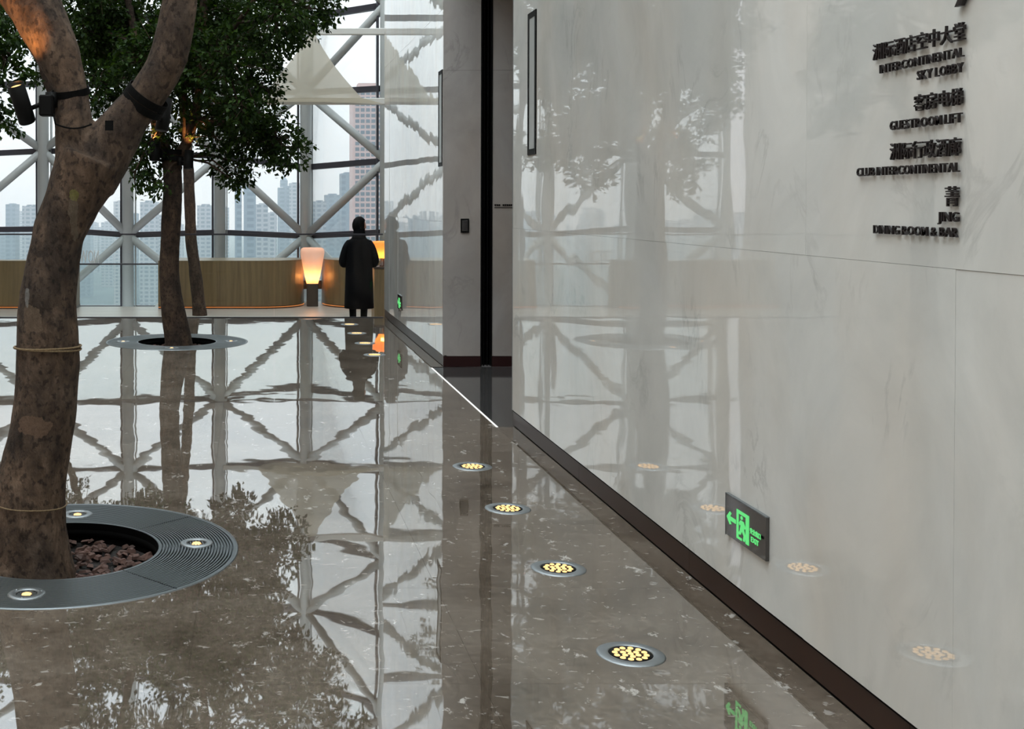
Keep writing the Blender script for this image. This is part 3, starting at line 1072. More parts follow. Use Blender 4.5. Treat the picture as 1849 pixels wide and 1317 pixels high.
up0 = make_uplight()
ups = [((355, 982), None, 'small uplight in the right side of the near tree grate'),
       ((140, 930), None, 'small uplight in the back of the near tree grate'),
       ((48, 1074), None, 'small uplight in the front of the near tree grate'),
       (None, (PITS[1][0] + 0.57, PITS[1][1] + 0.03), 'small uplight in the right side of the far tree grate'),
       (None, (PITS[1][0] - 0.57, PITS[1][1]), 'small uplight in the left side of the far tree grate'),
       (None, (PITS[1][0] - 0.02, PITS[1][1] - 0.57), 'small uplight in the front of the far tree grate')]
for k, (q, xy, lab) in enumerate(ups):
    r = up0 if k == 0 else copy_thing(up0)
    if q is not None:
        p = on_floor(*q); xy = (p.x, p.y)
    r.location = (xy[0], xy[1], 0.0005)
    tag(r, lab, 'uplight', 'small lamps set in the tree grates')


# ------------------------------------------------------------------ trees
def trunk_mesh(name, limbs, voxel, amp, mat, parent, seed):
    mb = MB()
    for pts in limbs:
        P, R = catmull(pts, 6)
        mb.tube(P, R, 18)
    me = bpy.data.meshes.new('tmp'); me.from_pydata(mb.v, [], mb.f); me.update()
    t = bpy.data.objects.new('tmp', me); COL.objects.link(t)
    md = t.modifiers.new('r', 'REMESH'); md.mode = 'VOXEL'; md.voxel_size = voxel
    sm = t.modifiers.new('s', 'SMOOTH'); sm.factor = 0.5; sm.iterations = 3
    d = bpy.context.evaluated_depsgraph_get()
    out = bpy.data.meshes.new_from_object(t.evaluated_get(d))
    bpy.data.objects.remove(t)
    out.name = name
    nv = len(out.vertices)
    co = np.empty(nv * 3, np.float32); out.vertices.foreach_get('co', co); co = co.reshape(-1, 3)
    no = np.empty(nv * 3, np.float32); out.vertices.foreach_get('normal', no); no = no.reshape(-1, 3)
    for i in range(nv):
        p = Vector((co[i][0] * 5 + seed, co[i][1] * 5, co[i][2] * 3))
        q = Vector((co[i][0] * 22, co[i][1] * 22, co[i][2] * 12 + seed))
        co[i] += no[i] * (amp * mnoise.noise(p) + amp * 0.35 * mnoise.noise(q))
    out.vertices.foreach_set('co', co.ravel())
    out.materials.clear(); out.materials.append(mat)
    out.polygons.foreach_set('use_smooth', [True] * len(out.polygons))
    out.update()
    return link(name, out, None, parent)


def foliage(parent, blobs, seed, L=(0.05, 0.085), twig_from=None, mat=None):
    rs = np.random.RandomState(seed)
    cs, tw = [], MB()
    for (c, r, n) in blobs:
        c = np.array(c, float)
        nc = max(3, n // 12)
        d = rs.normal(size=(nc, 3)); d /= np.linalg.norm(d, axis=1)[:, None]
        rad = r * rs.rand(nc) ** (1 / 2.0)
        pc = c + d * rad[:, None]
        for k in range(nc):
            m_ = 12
            droop = d[k] * 0.6 + np.array([0, 0, -0.35]) + rs.normal(size=3) * 0.35
            droop /= np.linalg.norm(droop)
            s = rs.rand(m_)[:, None] * 0.15
            cs.append((pc[k] + droop * s + rs.normal(size=(m_, 3)) * 0.028, np.repeat(droop[None], m_, 0)))
            if k % 3 == 0:
                tw.tube([c, (c + pc[k]) / 2 + rs.normal(size=3) * 0.03, pc[k] + droop * 0.1], [0.007, 0.005, 0.0025], 4, False)
        if twig_from:
            b = min(twig_from, key=lambda q: (Vector(q) - Vector(c)).length)
            mid = (Vector(b) + Vector(c)) / 2 + Vector((0, 0, 0.06))
            tw.tube([b, mid, c], [0.016, 0.012, 0.007], 6, False)
    P = np.concatenate([a for a, _ in cs]); D = np.concatenate([b for _, b in cs])
    n = len(P)
    D = D + rs.normal(size=(n, 3)) * 0.7; D /= np.linalg.norm(D, axis=1)[:, None]
    S = np.cross(D, rs.normal(size=(n, 3)) * 0.5 + np.array([0, 0, 1.0])); S /= np.linalg.norm(S, axis=1)[:, None] + 1e-9
    N = np.cross(S, D)
    ln = rs.uniform(L[0], L[1], (n, 1)); wd = ln * rs.uniform(0.26, 0.36, (n, 1))
    V = np.stack([P, P + D * ln * 0.45 + S * wd + N * wd * 0.3, P + D * ln - N * ln * 0.08, P + D * ln * 0.45 - S * wd + N * wd * 0.3], 1).reshape(-1, 3)
    me = bpy.data.meshes.new('foliage')
    idx = np.arange(n)[:, None] * 4
    F = np.concatenate([idx + [[0, 1, 2]], idx + [[0, 2, 3]]], 1).reshape(-1, 3)
    me.vertices.add(len(V)); me.vertices.foreach_set('co', V.astype(np.float32).ravel())
    me.loops.add(F.size); me.loops.foreach_set('vertex_index', F.astype(np.int32).ravel())
    me.polygons.add(len(F))
    me.polygons.foreach_set('loop_start', (np.arange(len(F)) * 3).astype(np.int32))
    me.polygons.foreach_set('loop_total', np.full(len(F), 3, np.int32))
    me.update(); me.validate()
    o = link('foliage', me, mat or M['leaf'], parent); o['kind'] = 'stuff'
    t = tw.build('twigs', M['bark'], parent, True); t['kind'] = 'stuff'
    return o


def limb_px(rows, Y, dy=None):
    """rows of (y_px, x_left, x_right) at depth Y -> (x, y, z, r)"""
    res = []
    for k, (yy, a, b_) in enumerate(rows):
        p = at_y((a + b_) / 2, yy, Y + (dy[k] if dy else 0))
        res.append((p.x, p.y, p.z, (b_ - a) / 2 / FOC * p.y))
    return res


# --- big forked tree in the foreground
T1Y = 5.0
tr1 = limb_px([(1095, -45, 150), (1060, -30, 143), (1030, -20, 134), (980, -14, 125), (910, -9, 119), (843, 2, 123), (805, 11, 128), (755, 21, 135), (705, 26, 139),
               (630, 31, 143), (550, 35, 140), (488, 45, 142), (440, 55, 148), (415, 60, 155), (368, 76, 180), (320, 92, 212), (285, 102, 232)], T1Y)
br_l = limb_px([(330, 95, 190), (270, 100, 176), (225, 98, 167), (160, 97, 157), (103, 68, 145), (50, 34, 127), (0, 4, 107), (-60, -40, 75), (-160, -120, 10), (-300, -220, -120)],
               T1Y, [0, 0, 0, 0.02, 0.04, 0.08, 0.12, 0.2, 0.3, 0.45])
br_r = [at_y(x_, y_, T1Y + d_) for (x_, y_, d_) in ((160, 330, 0), (192, 272, 0), (229, 218, 0.0), (268, 170, -0.01), (300, 115, -0.02), (313, 70, -0.03), (322, 20, -0.03), (330, -40, 0), (350, -150, 0.1), (385, -300, 0.2))]
rr_ = [52, 47, 40, 35, 33.5, 32, 31, 30, 25, 18]
br_r = [(p.x, p.y, p.z, r / FOC * p.y) for p, r in zip(br_r, rr_)]
fr = T1Y - 0.14
patches = [(tuple(at_y(56, 578, fr)), 0.062, 0.075, (0.15, 0.105, 0.07)), (tuple(at_y(62, 772, fr)), 0.085, 0.055, (0.16, 0.10, 0.065)),
           (tuple(at_y(130, 395, fr)), 0.022, 0.14, (0.15, 0.12, 0.085)), (tuple(at_y(132, 350, fr)), 0.026, 0.035, (0.19, 0.18, 0.05)),
           (tuple(at_y(232, 265, fr)), 0.018, 0.014, (0.012, 0.008, 0.006)), (tuple(at_y(45, 535, fr)), 0.016, 0.05, (0.22, 0.22, 0.21)),
           (tuple(at_y(70, 460, fr)), 0.03, 0.02, (0.02, 0.014, 0.011))]
M['bark1'] = make_bark('mottled_grey_brown_bark', (0.024, 0.015, 0.010), (0.085, 0.057, 0.039), (0.185, 0.132, 0.094), patches)
tree1 = empty('indoor_tree', (tr1[2][0], T1Y, 0)); tag(tree1, 'big forked tree trunk with mottled bark in the left foreground', 'tree', 'indoor trees in the conservatory')
tr1[0] = (tr1[0][0], tr1[0][1], -0.17, tr1[0][3])
trunk_mesh('trunk', [tr1, br_l, br_r], 0.011, 0.010, M['bark1'], tree1, 3.1)
# knot where a limb was cut off the right branch
kn = [at_y(318, 110, T1Y - 0.02), at_y(330, 104, T1Y - 0.03), at_y(333, 118, T1Y - 0.02)]
tube('branch_stub', [at_y(308, 112, T1Y - 0.03), at_y(326, 106, T1Y - 0.05), at_y(333, 104, T1Y - 0.06)], [0.045, 0.04, 0.026], M['bark'], tree1, 12)
for k, (yy, xa, xb, tl_) in enumerate(((629, 29, 145, 0.0), (908, -10, 120, 0.018))):
    c = at_y((xa + xb) / 2, yy, T1Y); rr = (xb - xa) / 2 / FOC * T1Y + 0.004
    for j in range(2):
        ax = Vector((0.04 - 0.06 * j + tl_, 0.03, 1))
        n, b_ = frame_of(ax)
        ringp = [c + Vector((0, 0, 0.006 * j)) + (n * math.cos(a) + b_ * math.sin(a)) * (rr + 0.003 * math.sin(5 * a)) for a in [2 * math.pi * q / 40 for q in range(41)]]
        if k == 1 and j == 1:
            continue
        tube('rope', ringp, 0.0045 if k == 0 else 0.003, M['rope'], tree1, 6)
# crown of the big tree (above the frame; it shows in the polished floor)
lt, rt = Vector(br_l[-1][:3]), Vector(br_r[-1][:3])
bl1 = [lt, lt + Vector((-0.25, 0.3, 0.7)), lt + Vector((-0.1, 0.6, 1.5))]
bl2 = [rt, rt + Vector((0.15, 0.2, 0.8)), rt + Vector((0.1, -0.1, 1.7))]
bl3 = [rt, rt + Vector((0.5, 0.5, 0.5)), rt + Vector((0.9, 1.0, 1.1))]
for q in (bl1, bl2, bl3):
    tube('branch', q, [0.045, 0.03, 0.014], M['bark'], tree1, 10)
anch = bl1 + bl2 + bl3
rb = random.Random(11)
blobs1 = []
for k in range(34):
    c = Vector((-0.75, 5.35, 4.7)) + Vector((rb.uniform(-1.5, 1.5), rb.uniform(-1.3, 1.5), rb.uniform(-0.8, 1.5)))
    blobs1.append((c, rb.uniform(0.3, 0.5), 420))
foliage(tree1, blobs1, 21, (0.05, 0.085), anch)

# --- slim tree further back
T2Y = 12.58
tree2 = empty('indoor_tree', (PITS[1][0], T2Y, 0)); tag(tree2, 'slim leaning tree with leafy crown standing in the far grate', 'tree', 'indoor trees in the conservatory')
tr2 = limb_px([(640, 296, 352), (618, 297, 347), (590, 294, 341), (560, 291, 334), (520, 288, 327), (480, 288, 323), (420, 290, 326), (360, 294, 329), (320, 295, 329), (285, 291, 325)], T2Y)
tr2[0] = (tr2[0][0], tr2[0][1], -0.16, tr2[0][3])
b2l = limb_px([(300, 294, 322), (270, 286, 308), (240, 275, 297), (200, 268, 288), (150, 258, 276), (80, 240, 256), (0, 225, 239), (-120, 205, 216)], T2Y, [0, 0, 0.02, 0.05, 0.1, 0.2, 0.3, 0.4])
b2r = limb_px([(310, 300, 326), (282, 312, 334), (255, 328, 348), (215, 341, 360), (170, 350, 367), (100, 356, 372), (20, 360, 374), (-80, 362, 374), (-200, 360, 368)], T2Y, [0, 0, 0, 0, 0.02, 0.05, 0.1, 0.2, 0.3])
trunk_mesh('trunk', [tr2, b2l, b2r], 0.016, 0.010, M['bark'], tree2, 7.7)
b2m = [at_y(333, 285, T2Y), at_y(332, 220, T2Y - 0.05), at_y(333, 140, T2Y - 0.1), at_y(325, 60, T2Y - 0.1)]
tube('branch', b2m, [0.022, 0.02, 0.017, 0.012], M['bark'], tree2, 8)
b2n = [at_y(352, 262, T2Y), at_y(385, 266, T2Y + 0.1), at_y(415, 278, T2Y + 0.2)]
tube('branch', b2n, [0.014, 0.011, 0.006], M['bark'], tree2, 6)
b2o = [at_y(352, 290, T2Y), at_y(385, 290, T2Y - 0.1), at_y(420, 318, T2Y - 0.2)]
tube('branch', b2o, [0.013, 0.010, 0.005], M['bark'], tree2, 6)
b2p = [at_y(372, 140, T2Y), at_y(398, 85, T2Y - 0.4), at_y(430, 40, T2Y - 0.6), at_y(462, -4, T2Y - 0.8), at_y(500, -70, T2Y - 0.9)]
tube('branch', b2p, [0.030, 0.028, 0.026, 0.022, 0.015], M['bark'], tree2, 8)
B2 = [(150, 60, 50), (185, 20, 60), (235, 45, 60), (200, 110, 50), (330, 40, 80), (420, 30, 75), (500, 15, 60), (555, 15, 42), (590, 5, 22), (470, 85, 52),
      (450, 140, 42), (400, 110, 70), (330, 140, 60), (255, 110, 55), (180, 150, 42), (215, 185, 38), (430, 190, 36), (500, 250, 40), (455, 245, 42), (400, 200, 46),
      (350, 210, 40), (528, 278, 20), (432, 295, 26), (420, 325, 11), (262, 292, 30), (243, 312, 16), (288, 332, 12), (240, 255, 26), (385, 245, 28), (470, 205, 32),
      (515, 265, 22), (310, 255, 24), (275, 250, 24), (410, 290, 16), (445, 225, 40), (360, 90, 60), (290, 80, 60), (480, 160, 24), (540, 55, 26)]
rb = random.Random(5)
blobs2 = []
for (a, b_, r) in B2:
    dd = rb.uniform(-0.9, 0.9) if r > 30 else rb.uniform(-0.3, 0.3)
    rm = r / FOC * T2Y
    blobs2.append((at_y(a, b_, T2Y + dd), rm, max(60, int(10500 * rm ** 2) + 60)))
for k in range(24):
    a, b_ = rb.uniform(140, 610), rb.uniform(-420, -20)
    blobs2.append((at_y(a, b_, T2Y + rb.uniform(-0.9, 0.9)), rb.uniform(0.28, 0.45), 800))
foliage(tree2, blobs2, 22, (0.042, 0.074), [Vector(p[:3]) for p in b2l[2:] + b2r[2:]] + b2m + b2p)

# --- third tree, on the lower level in line with the others
T3Y = 20.0
t3 = limb_px([(574, 347, 375), (550, 346, 371), (520, 344, 368), (480, 340, 362), (440, 335, 356), (400, 333, 354), (350, 332, 352), (300, 330, 350), (230, 326, 344), (150, 322, 338), (60, 325, 339), (-60, 330, 340)], T3Y)
t3[0] = (t3[0][0], T3Y, LOW - 0.025, t3[0][3])
tree3 = empty('indoor_tree', (t3[0][0], T3Y, LOW)); tag(tree3, 'thin tree trunk beyond the glass balustrade, right of the slim tree', 'tree', 'indoor trees in the conservatory')
trunk_mesh('trunk', [t3], 0.02, 0.010, M['bark'], tree3, 2.2)
rb = random.Random(6)
blobs3 = [(at_y(rb.uniform(180, 470), rb.uniform(-240, 130), T3Y + rb.uniform(-0.8, 0.8)), rb.uniform(0.3, 0.5), 380) for k in range(26)]
foliage(tree3, blobs3, 23, (0.06, 0.09), [Vector(p[:3]) for p in t3[6:]])


# --- two trees on the left, mostly outside the frame, seen mirrored in the marble wall
def side_tree(x, y, z0, label, seed, blobs, r0=0.13, up=0.0):
    tr = empty('indoor_tree', (x, y, z0)); tag(tr, label, 'tree', 'indoor trees in the conservatory')
    a = [(x, y, z0, r0 * 1.3), (x + 0.02, y, z0 + 0.3, r0), (x + 0.06, y, z0 + 1.2, r0 * 0.85), (x + 0.02, y, z0 + 2.1 + up, r0 * 0.85), (x - 0.25, y, z0 + 2.9 + up, r0 * 0.6), (x - 0.5, y + 0.2, z0 + 4.4 + up, r0 * 0.35)]
    b_ = [(x + 0.04, y, z0 + 1.9 + up, r0 * 0.7), (x + 0.3, y, z0 + 2.6 + up, r0 * 0.62), (x + 0.5, y - 0.1, z0 + 3.5 + up, r0 * 0.45), (x + 0.6, y - 0.2, z0 + 4.6 + up, r0 * 0.3)]
    trunk_mesh('trunk', [a, b_], 0.022, 0.012, M['bark'], tr, seed)
    foliage(tr, blobs, seed, (0.055, 0.09), [Vector(q[:3]) for q in a[3:] + b_[1:]])
    return tr


rb = random.Random(8)
bl4 = [(Vector((-2.9 + rb.uniform(-1.0, 1.0), 20.0 + rb.uniform(-1, 1), rb.uniform(3.6, 6.0))), rb.uniform(0.3, 0.5), 400) for k in range(28)]
side_tree(-3.22, 20.0, LOW, 'tree on the lower level hidden behind the big trunk', 31, bl4, 0.10, 1.2)
bl5 = [(Vector((-3.85 + rb.uniform(-0.85, 0.75), 12.6 + rb.uniform(-1, 1), rb.uniform(2.9, 5.6))), rb.uniform(0.28, 0.42), 400) for k in range(28)]
for (a, b_, r) in ((4, 100, 24), (14, 60, 12), (-12, 50, 35), (-15, 130, 35), (18, 100, 10), (-8, 205, 22), (6, 195, 9), (-25, 170, 40), (0, 15, 22), (35, 128, 7), (22, 226, 6), (46, 133, 6)):
    bl5.append((at_y(a, b_, 12.3), r / FOC * 12.3, max(48, int(4500 * (r / FOC * 12.3) ** 2) + 40)))
side_tree(-3.75, 12.6, 0.0, 'leafy tree at the left edge of the picture', 32, bl5)


# ------------------------------------------------------------------ spotlights strapped to the trees
def spot_light(name, loc, aim, energy, col, parent, angle=70, blend=0.7):
    d = bpy.data.lights.new(name, 'SPOT'); d.energy = energy; d.color = col; d.spot_size = math.radians(angle); d.spot_blend = blend; d.shadow_soft_size = 0.02
    o = bpy.data.objects.new(name, d); COL.objects.link(o); o.location = loc
    o.rotation_euler = (Vector(aim) - Vector(loc)).to_track_quat('-Z', 'Y').to_euler()
    if parent is not None:
        o.parent = parent; o.matrix_parent_inverse = root_matrix(parent).inverted()
    return o


def spotlight(label, bottom, top, rad, clamp_at, clamp_axis, clamp_r, strap_w, aim, energy, nstraps=1):
    r = empty('tree_spotlight', bottom); tag(r, label, 'spotlight', 'spotlights strapped to the trees')
    ax = (top - bottom).normalized()
    n, b_ = frame_of(ax)
    seg = 28
    v, f = [], []
    L = (top - bottom).length
    prof = [(0.002, 0), (rad * 0.9, 0), (rad, rad * 0.12), (rad, L), (rad * 0.90, L), (rad * 0.86, L - rad * 0.8), (0.002, L - rad * 0.8)]
    for (pr, pz) in prof:
        for k in range(seg):
            a = 2 * math.pi * k / seg
            v.append(bottom + ax * pz + (n * math.cos(a) + b_ * math.sin(a)) * pr)
    for i in range(len(prof) - 1):
        for k in range(seg):
            k2 = (k + 1) % seg
            f.append((i * seg + k, i * seg + k2, (i + 1) * seg + k2, (i + 1) * seg + k))
    mk('housing', v, f, M['black'], r, True)
    v, f = [], []
    for (pr, pz) in ((0.002, L - rad * 0.35), (rad * 0.85, L - rad * 0.45)):
        for k in range(seg):
            a = 2 * math.pi * k / seg
            v.append(bottom + ax * pz + (n * math.cos(a) + b_ * math.sin(a)) * pr)
    for k in range(seg):
        k2 = (k + 1) % seg
        f.append((k, k2, seg + k2, seg + k))
    mk('lens', v, f, M['led_spot'], r)
    mid = bottom + ax * L * 0.30
    to = (clamp_at - mid)
    side = to.normalized()
    end = clamp_at - side * (clamp_r + 0.01)
    br = MB()
    br.tube([mid + side * rad * 0.9, end], rad * 0.28, 10)
    br.build('bracket', M['black'], r, True)
    kb = MB()
    up = Vector((0, 0, 1))
    kb.tube([end + up * rad * 0.9 - side * rad * 0.3, end - up * rad * 0.9 - side * rad * 0.3], rad * 0.75, 12)
    kb.build('knuckle', M['black'], r, True)
    for k in range(nstraps):
        band('strap', clamp_at + Vector(clamp_axis).normalized() * (k - (nstraps - 1) / 2) * strap_w * 1.12, clamp_axis, clamp_r + 0.004, strap_w, M['strap'], r)
    spot_light('spot_lamp', bottom + ax * (L + 0.005), aim, energy, (1.0, 0.42, 0.12), r)
    return r


# on the left fork
sp1 = spotlight('black cylindrical spotlight strapped to the left fork of the big tree', at_y(50, 221, 4.92), at_y(28, 152, 4.84), 15.5 / FOC * 4.9,
                at_y(127, 167, 5.02), (-0.12, -0.25, 1.0), 0.0735, 0.030, at_y(40, -40, 5.1), 16.0)
# bracket box beside the left fork and the loop of cable under it
box('junction_box', at_y(72, 190, 4.93).x, at_y(97, 190, 4.93).x, 4.90, 4.97, at_y(80, 210, 4.93).z, at_y(80, 172, 4.93).z, M['black'], sp1, bev=0.006)
cb = [at_y(96, 205, 4.93), at_y(99, 218, 4.90)] + [at_y(100 + (66) * t, 219 + 13 * math.sin(math.pi * (0.12 + 0.75 * t)), 4.905) for t in [q / 10 for q in range(11)]]
tube('cable', cb, 0.004, M['strap'], sp1, 6)
# on the right fork: housing sits behind the branch, double strap in front
spotlight('spotlight with a double black strap on the right fork of the big tree', at_y(292, 236, 5.26), at_y(300, 178, 5.28), 0.030,
          at_y(262, 181, 4.995), (0.62, -0.30, 0.85), 0.088, 0.032, at_y(330, 40, 5.12), 8.0, 2)
band_o = box('cable_tag', at_y(190, 228, 4.87).x, at_y(205, 228, 4.87).x, 4.862, 4.868, at_y(190, 236, 4.87).z, at_y(190, 218, 4.87).z, M['strap'])
band_o.name = 'cable_clip'; tag(band_o, 'small black clip in the crotch of the big forked tree', 'clip')
# on the slim tree
spotlight('black spotlight on the left side of the slim far tree', at_y(279, 290, 12.35), at_y(281, 256, 12.38), 9.5 / FOC * 12.4,
          at_y(310, 275, 12.56), (0, 0, 1), 0.105, 0.05, at_y(284, 200, 12.6), 16.0)
spotlight('black spotlight on the right side of the slim far tree', at_y(340, 305, 12.36), at_y(342, 272, 12.38), 8.5 / FOC * 12.4,
          at_y(312, 288, 12.56), (0, 0.1, 1), 0.106, 0.05, at_y(352, 210, 12.6), 14.0)


# ------------------------------------------------------------------ pull handles in the ends of the marble wall
def wall_handle(label, xa, xb, yt, yb):
    p0, p1 = at_x(xa, yt, WX), at_x(xb, yb, WX)
    y0, y1, z0, z1 = min(p0.y, p1.y), max(p0.y, p1.y), min(p0.z, p1.z), max(p0.z, p1.z)
    w = y1 - y0
    t = w * 0.16
    r = empty('pull_handle', (WX, (y0 + y1) / 2, z0)); tag(r, label, 'handle', 'long pull handles in the marble')
    box('frame_side', WX - 0.006, WX + 0.001, y0, y0 + t, z0, z1, M['black'], r)
    box('frame_side', WX - 0.006, WX + 0.001, y1 - t, y1, z0, z1, M['black'], r)
    box('frame_end', WX - 0.006, WX + 0.001, y0 + t, y1 - t, z0, z0 + 0.035, M['black'], r)
    box('frame_end', WX - 0.006, WX + 0.001, y0 + t, y1 - t, z1 - 0.035, z1, M['black'], r)
    box('back_plate', WX - 0.003, WX + 0.001, y0 + t, y1 - t, z0 + 0.035, z1 - 0.035, M['column'], r)


wall_handle('long slim pull handle in the near marble wall beside the opening', 954.5, 968.5, 26, 278)
wall_handle('long slim pull handle at the end of the far marble wall', 792.5, 799, 130, 300)

# ------------------------------------------------------------------ small plates on the lobby wall
def plate(name, label, cat, xa, xb, ya, yb, mat, th=0.01):
    a, b_ = at_y(xa, ya, LY - th), at_y(xb, yb, LY - th)
    r = empty(name, (a.x, LY, b_.z)); tag(r, label, cat)
    box('plate', a.x, b_.x, LY - th, LY, b_.z, a.z, mat, r, bev=0.001)
    return r, a, b_


sw, a, b_ = plate('switch_plate', 'dark framed switch plate on the shaded lobby wall', 'switch', 832, 847, 395, 420.5, M['black'])
box('cover', a.x + 0.012, b_.x - 0.012, LY - 0.014, LY - 0.009, b_.z + 0.014, a.z - 0.014, M['grey_plate'], sw, bev=0.001)
box('rocker', a.x + 0.022, b_.x - 0.028, LY - 0.017, LY - 0.013, b_.z + 0.03, a.z - 0.02, M['grey_plate'], sw, bev=0.001)

# ------------------------------------------------------------------ lettering
_g = {}


def glyph(ch, bold):
    if (ch, bold) in _g:
        return _g[ch, bold]
    cu = bpy.data.curves.new('glyph', 'FONT')
    cu.body = ch; cu.size = 1.0; cu.extrude = 0.5; cu.offset = bold; cu.resolution_u = 2
    ob = bpy.data.objects.new('glyph', cu); COL.objects.link(ob)
    d = bpy.context.evaluated_depsgraph_get()
    me = bpy.data.meshes.new_from_object(ob.evaluated_get(d))
    bpy.data.objects.remove(ob); bpy.data.curves.remove(cu)
    n = len(me.vertices)
    co = np.zeros(n * 3, np.float32)
    me.vertices.foreach_get('co', co)
    fc = [tuple(p.vertices) for p in me.polygons]
    bpy.data.meshes.remove(me)
    co = co.reshape(-1, 3)
    _g[ch, bold] = (co, fc)
    return co, fc


def text_line(txt, parent, mat, origin, ux, uz, nrm, width, height, thick, bold=0.02, gap=0.09, cjk=False, name='letter', lift=0.0):
    """letters one by one: origin = lower left, ux/uz = reading and up directions, nrm = towards the viewer"""
    items, cur = [], 0.0
    zmax, zmin = -9, 9
    for ch in txt:
        if ch == ' ':
            cur += 0.28; continue
        co, fc = glyph(ch, bold)
        if len(co) == 0:
            continue
        if cjk:
            items.append((co, fc, cur, 0.0)); cur += 1.0
        else:
            items.append((co, fc, cur - co[:, 0].min(), 0.0)); cur += co[:, 0].max() - co[:, 0].min() + gap
        if ch not in 'J&':
            zmax, zmin = max(zmax, co[:, 1].max()), min(zmin, co[:, 1].min())
    if not items:
        return
    x0 = min((c[:, 0] + o).min() for c, _, o, _ in items); x1 = max((c[:, 0] + o).max() for c, _, o, _ in items)
    sx, sz = width / (x1 - x0), height / (zmax - zmin)
    for co, fc, o, _ in items:
        v = [origin + ux * ((p[0] + o - x0) * sx) + uz * ((p[1] - zmin) * sz) + nrm * (lift + (p[2] + 0.5) * thick) for p in co]
        mk(name, v, fc, mat, parent)


UX, UZ, NW = Vector((0, -1, 0)), Vector((0, 0, 1)), Vector((-1, 0, 0))
TEXT = [('洲际酒店空中大堂', 1575, 1740.5, 38, 72, True), ('INTERCONTINENTAL', 1587.5, 1738, 84.5, 102, False), ('SKY LOBBY', 1654.7, 1737, 112, 130, False),
        ('客房电梯', 1648.8, 1736, 157.5, 189, True), ('GUESTROOM LIFT', 1605.8, 1734.5, 203, 221, False), ('洲际行政酒廊', 1605.8, 1732.5, 247, 281, True),
        ('CLUB INTERCONTINENTAL', 1546, 1730, 293, 310.5, False), ('菁', 1705, 1729, 336, 373, True), ('JING', 1692, 1729, 383, 401, False), ('DINING ROOM & BAR', 1576, 1727, 411.5, 429, False)]
sg = empty('wall_directory', (WX, 3.1, 1.3)); tag(sg, 'dark raised bilingual directory lettering on the marble wall', 'sign')
for (txt, xl, xr, yt, yb, cjk) in TEXT:
    pr_t, pr_b = at_x(xr, yt, WX - 0.01), at_x(xr, yb, WX - 0.01)
    pl = at_x(xl, yb, WX - 0.01)
    org = Vector((WX, pl.y, pr_b.z))
    text_line(txt, sg, M['letter'], org, UX, UZ, NW, pl.y - pr_b.y, pr_t.z - pr_b.z, 0.006, 0.006 if cjk else 0.004, 0.11, cjk, lift=0.004)
# tail of the arrow above the first line
a0, a1 = at_x(1726, 13, WX - 0.01), at_x(1737, -4, WX - 0.01)
pts = [(a0.y, a0.z), (a0.y - 0.026, a0.z), (a1.y - 0.075, a1.z + 0.075), (a1.y - 0.049, a1.z + 0.075)]
vv = [(WX - 0.004, y_, z_) for y_, z_ in pts] + [(WX - 0.014, y_, z_) for y_, z_ in pts]
mk('arrow', vv, BOXF, M['letter'], sg)

# small sign on the lobby wall
a, b_ = at_y(892.5, 369, LY), at_y(925, 372, LY)
ss = empty('lobby_lettering', (a.x, LY, b_.z)); tag(ss, 'tiny dark lettering on the shaded lobby wall beside the door gap', 'sign')
for k in range(9):
    if k == 3:
        continue
    w = (b_.x - a.x) / 9
    box('letter', a.x + k * w + w * 0.1, a.x + (k + 1) * w - w * 0.1, LY - 0.005, LY, b_.z, a.z, M['letter'], ss)
a, b_ = at_y(892.5, 374.2, LY), at_y(925, 375.6, LY)
box('underline', a.x, b_.x, LY - 0.004, LY, b_.z, a.z, M['grey_plate'], ss)

# lettering standing on the low glass rail (reads from the other side)
lt_ = empty('rail_lettering', (at_y(160, 476, LGY).x, LGY, z476)); tag(lt_, 'small white letters standing on the low glass rail', 'sign')
o1, o2 = at_y(178, 475, LGY), at_y(144, 475, LGY)
text_line('NOW', lt_, M['white'], Vector((o1.x, LGY + 0.01, z476 + 0.012)), Vector((-1, 0, 0)), UZ, Vector((0, 1, 0)), o1.x - o2.x, 0.24, 0.03, 0.0, 0.12)


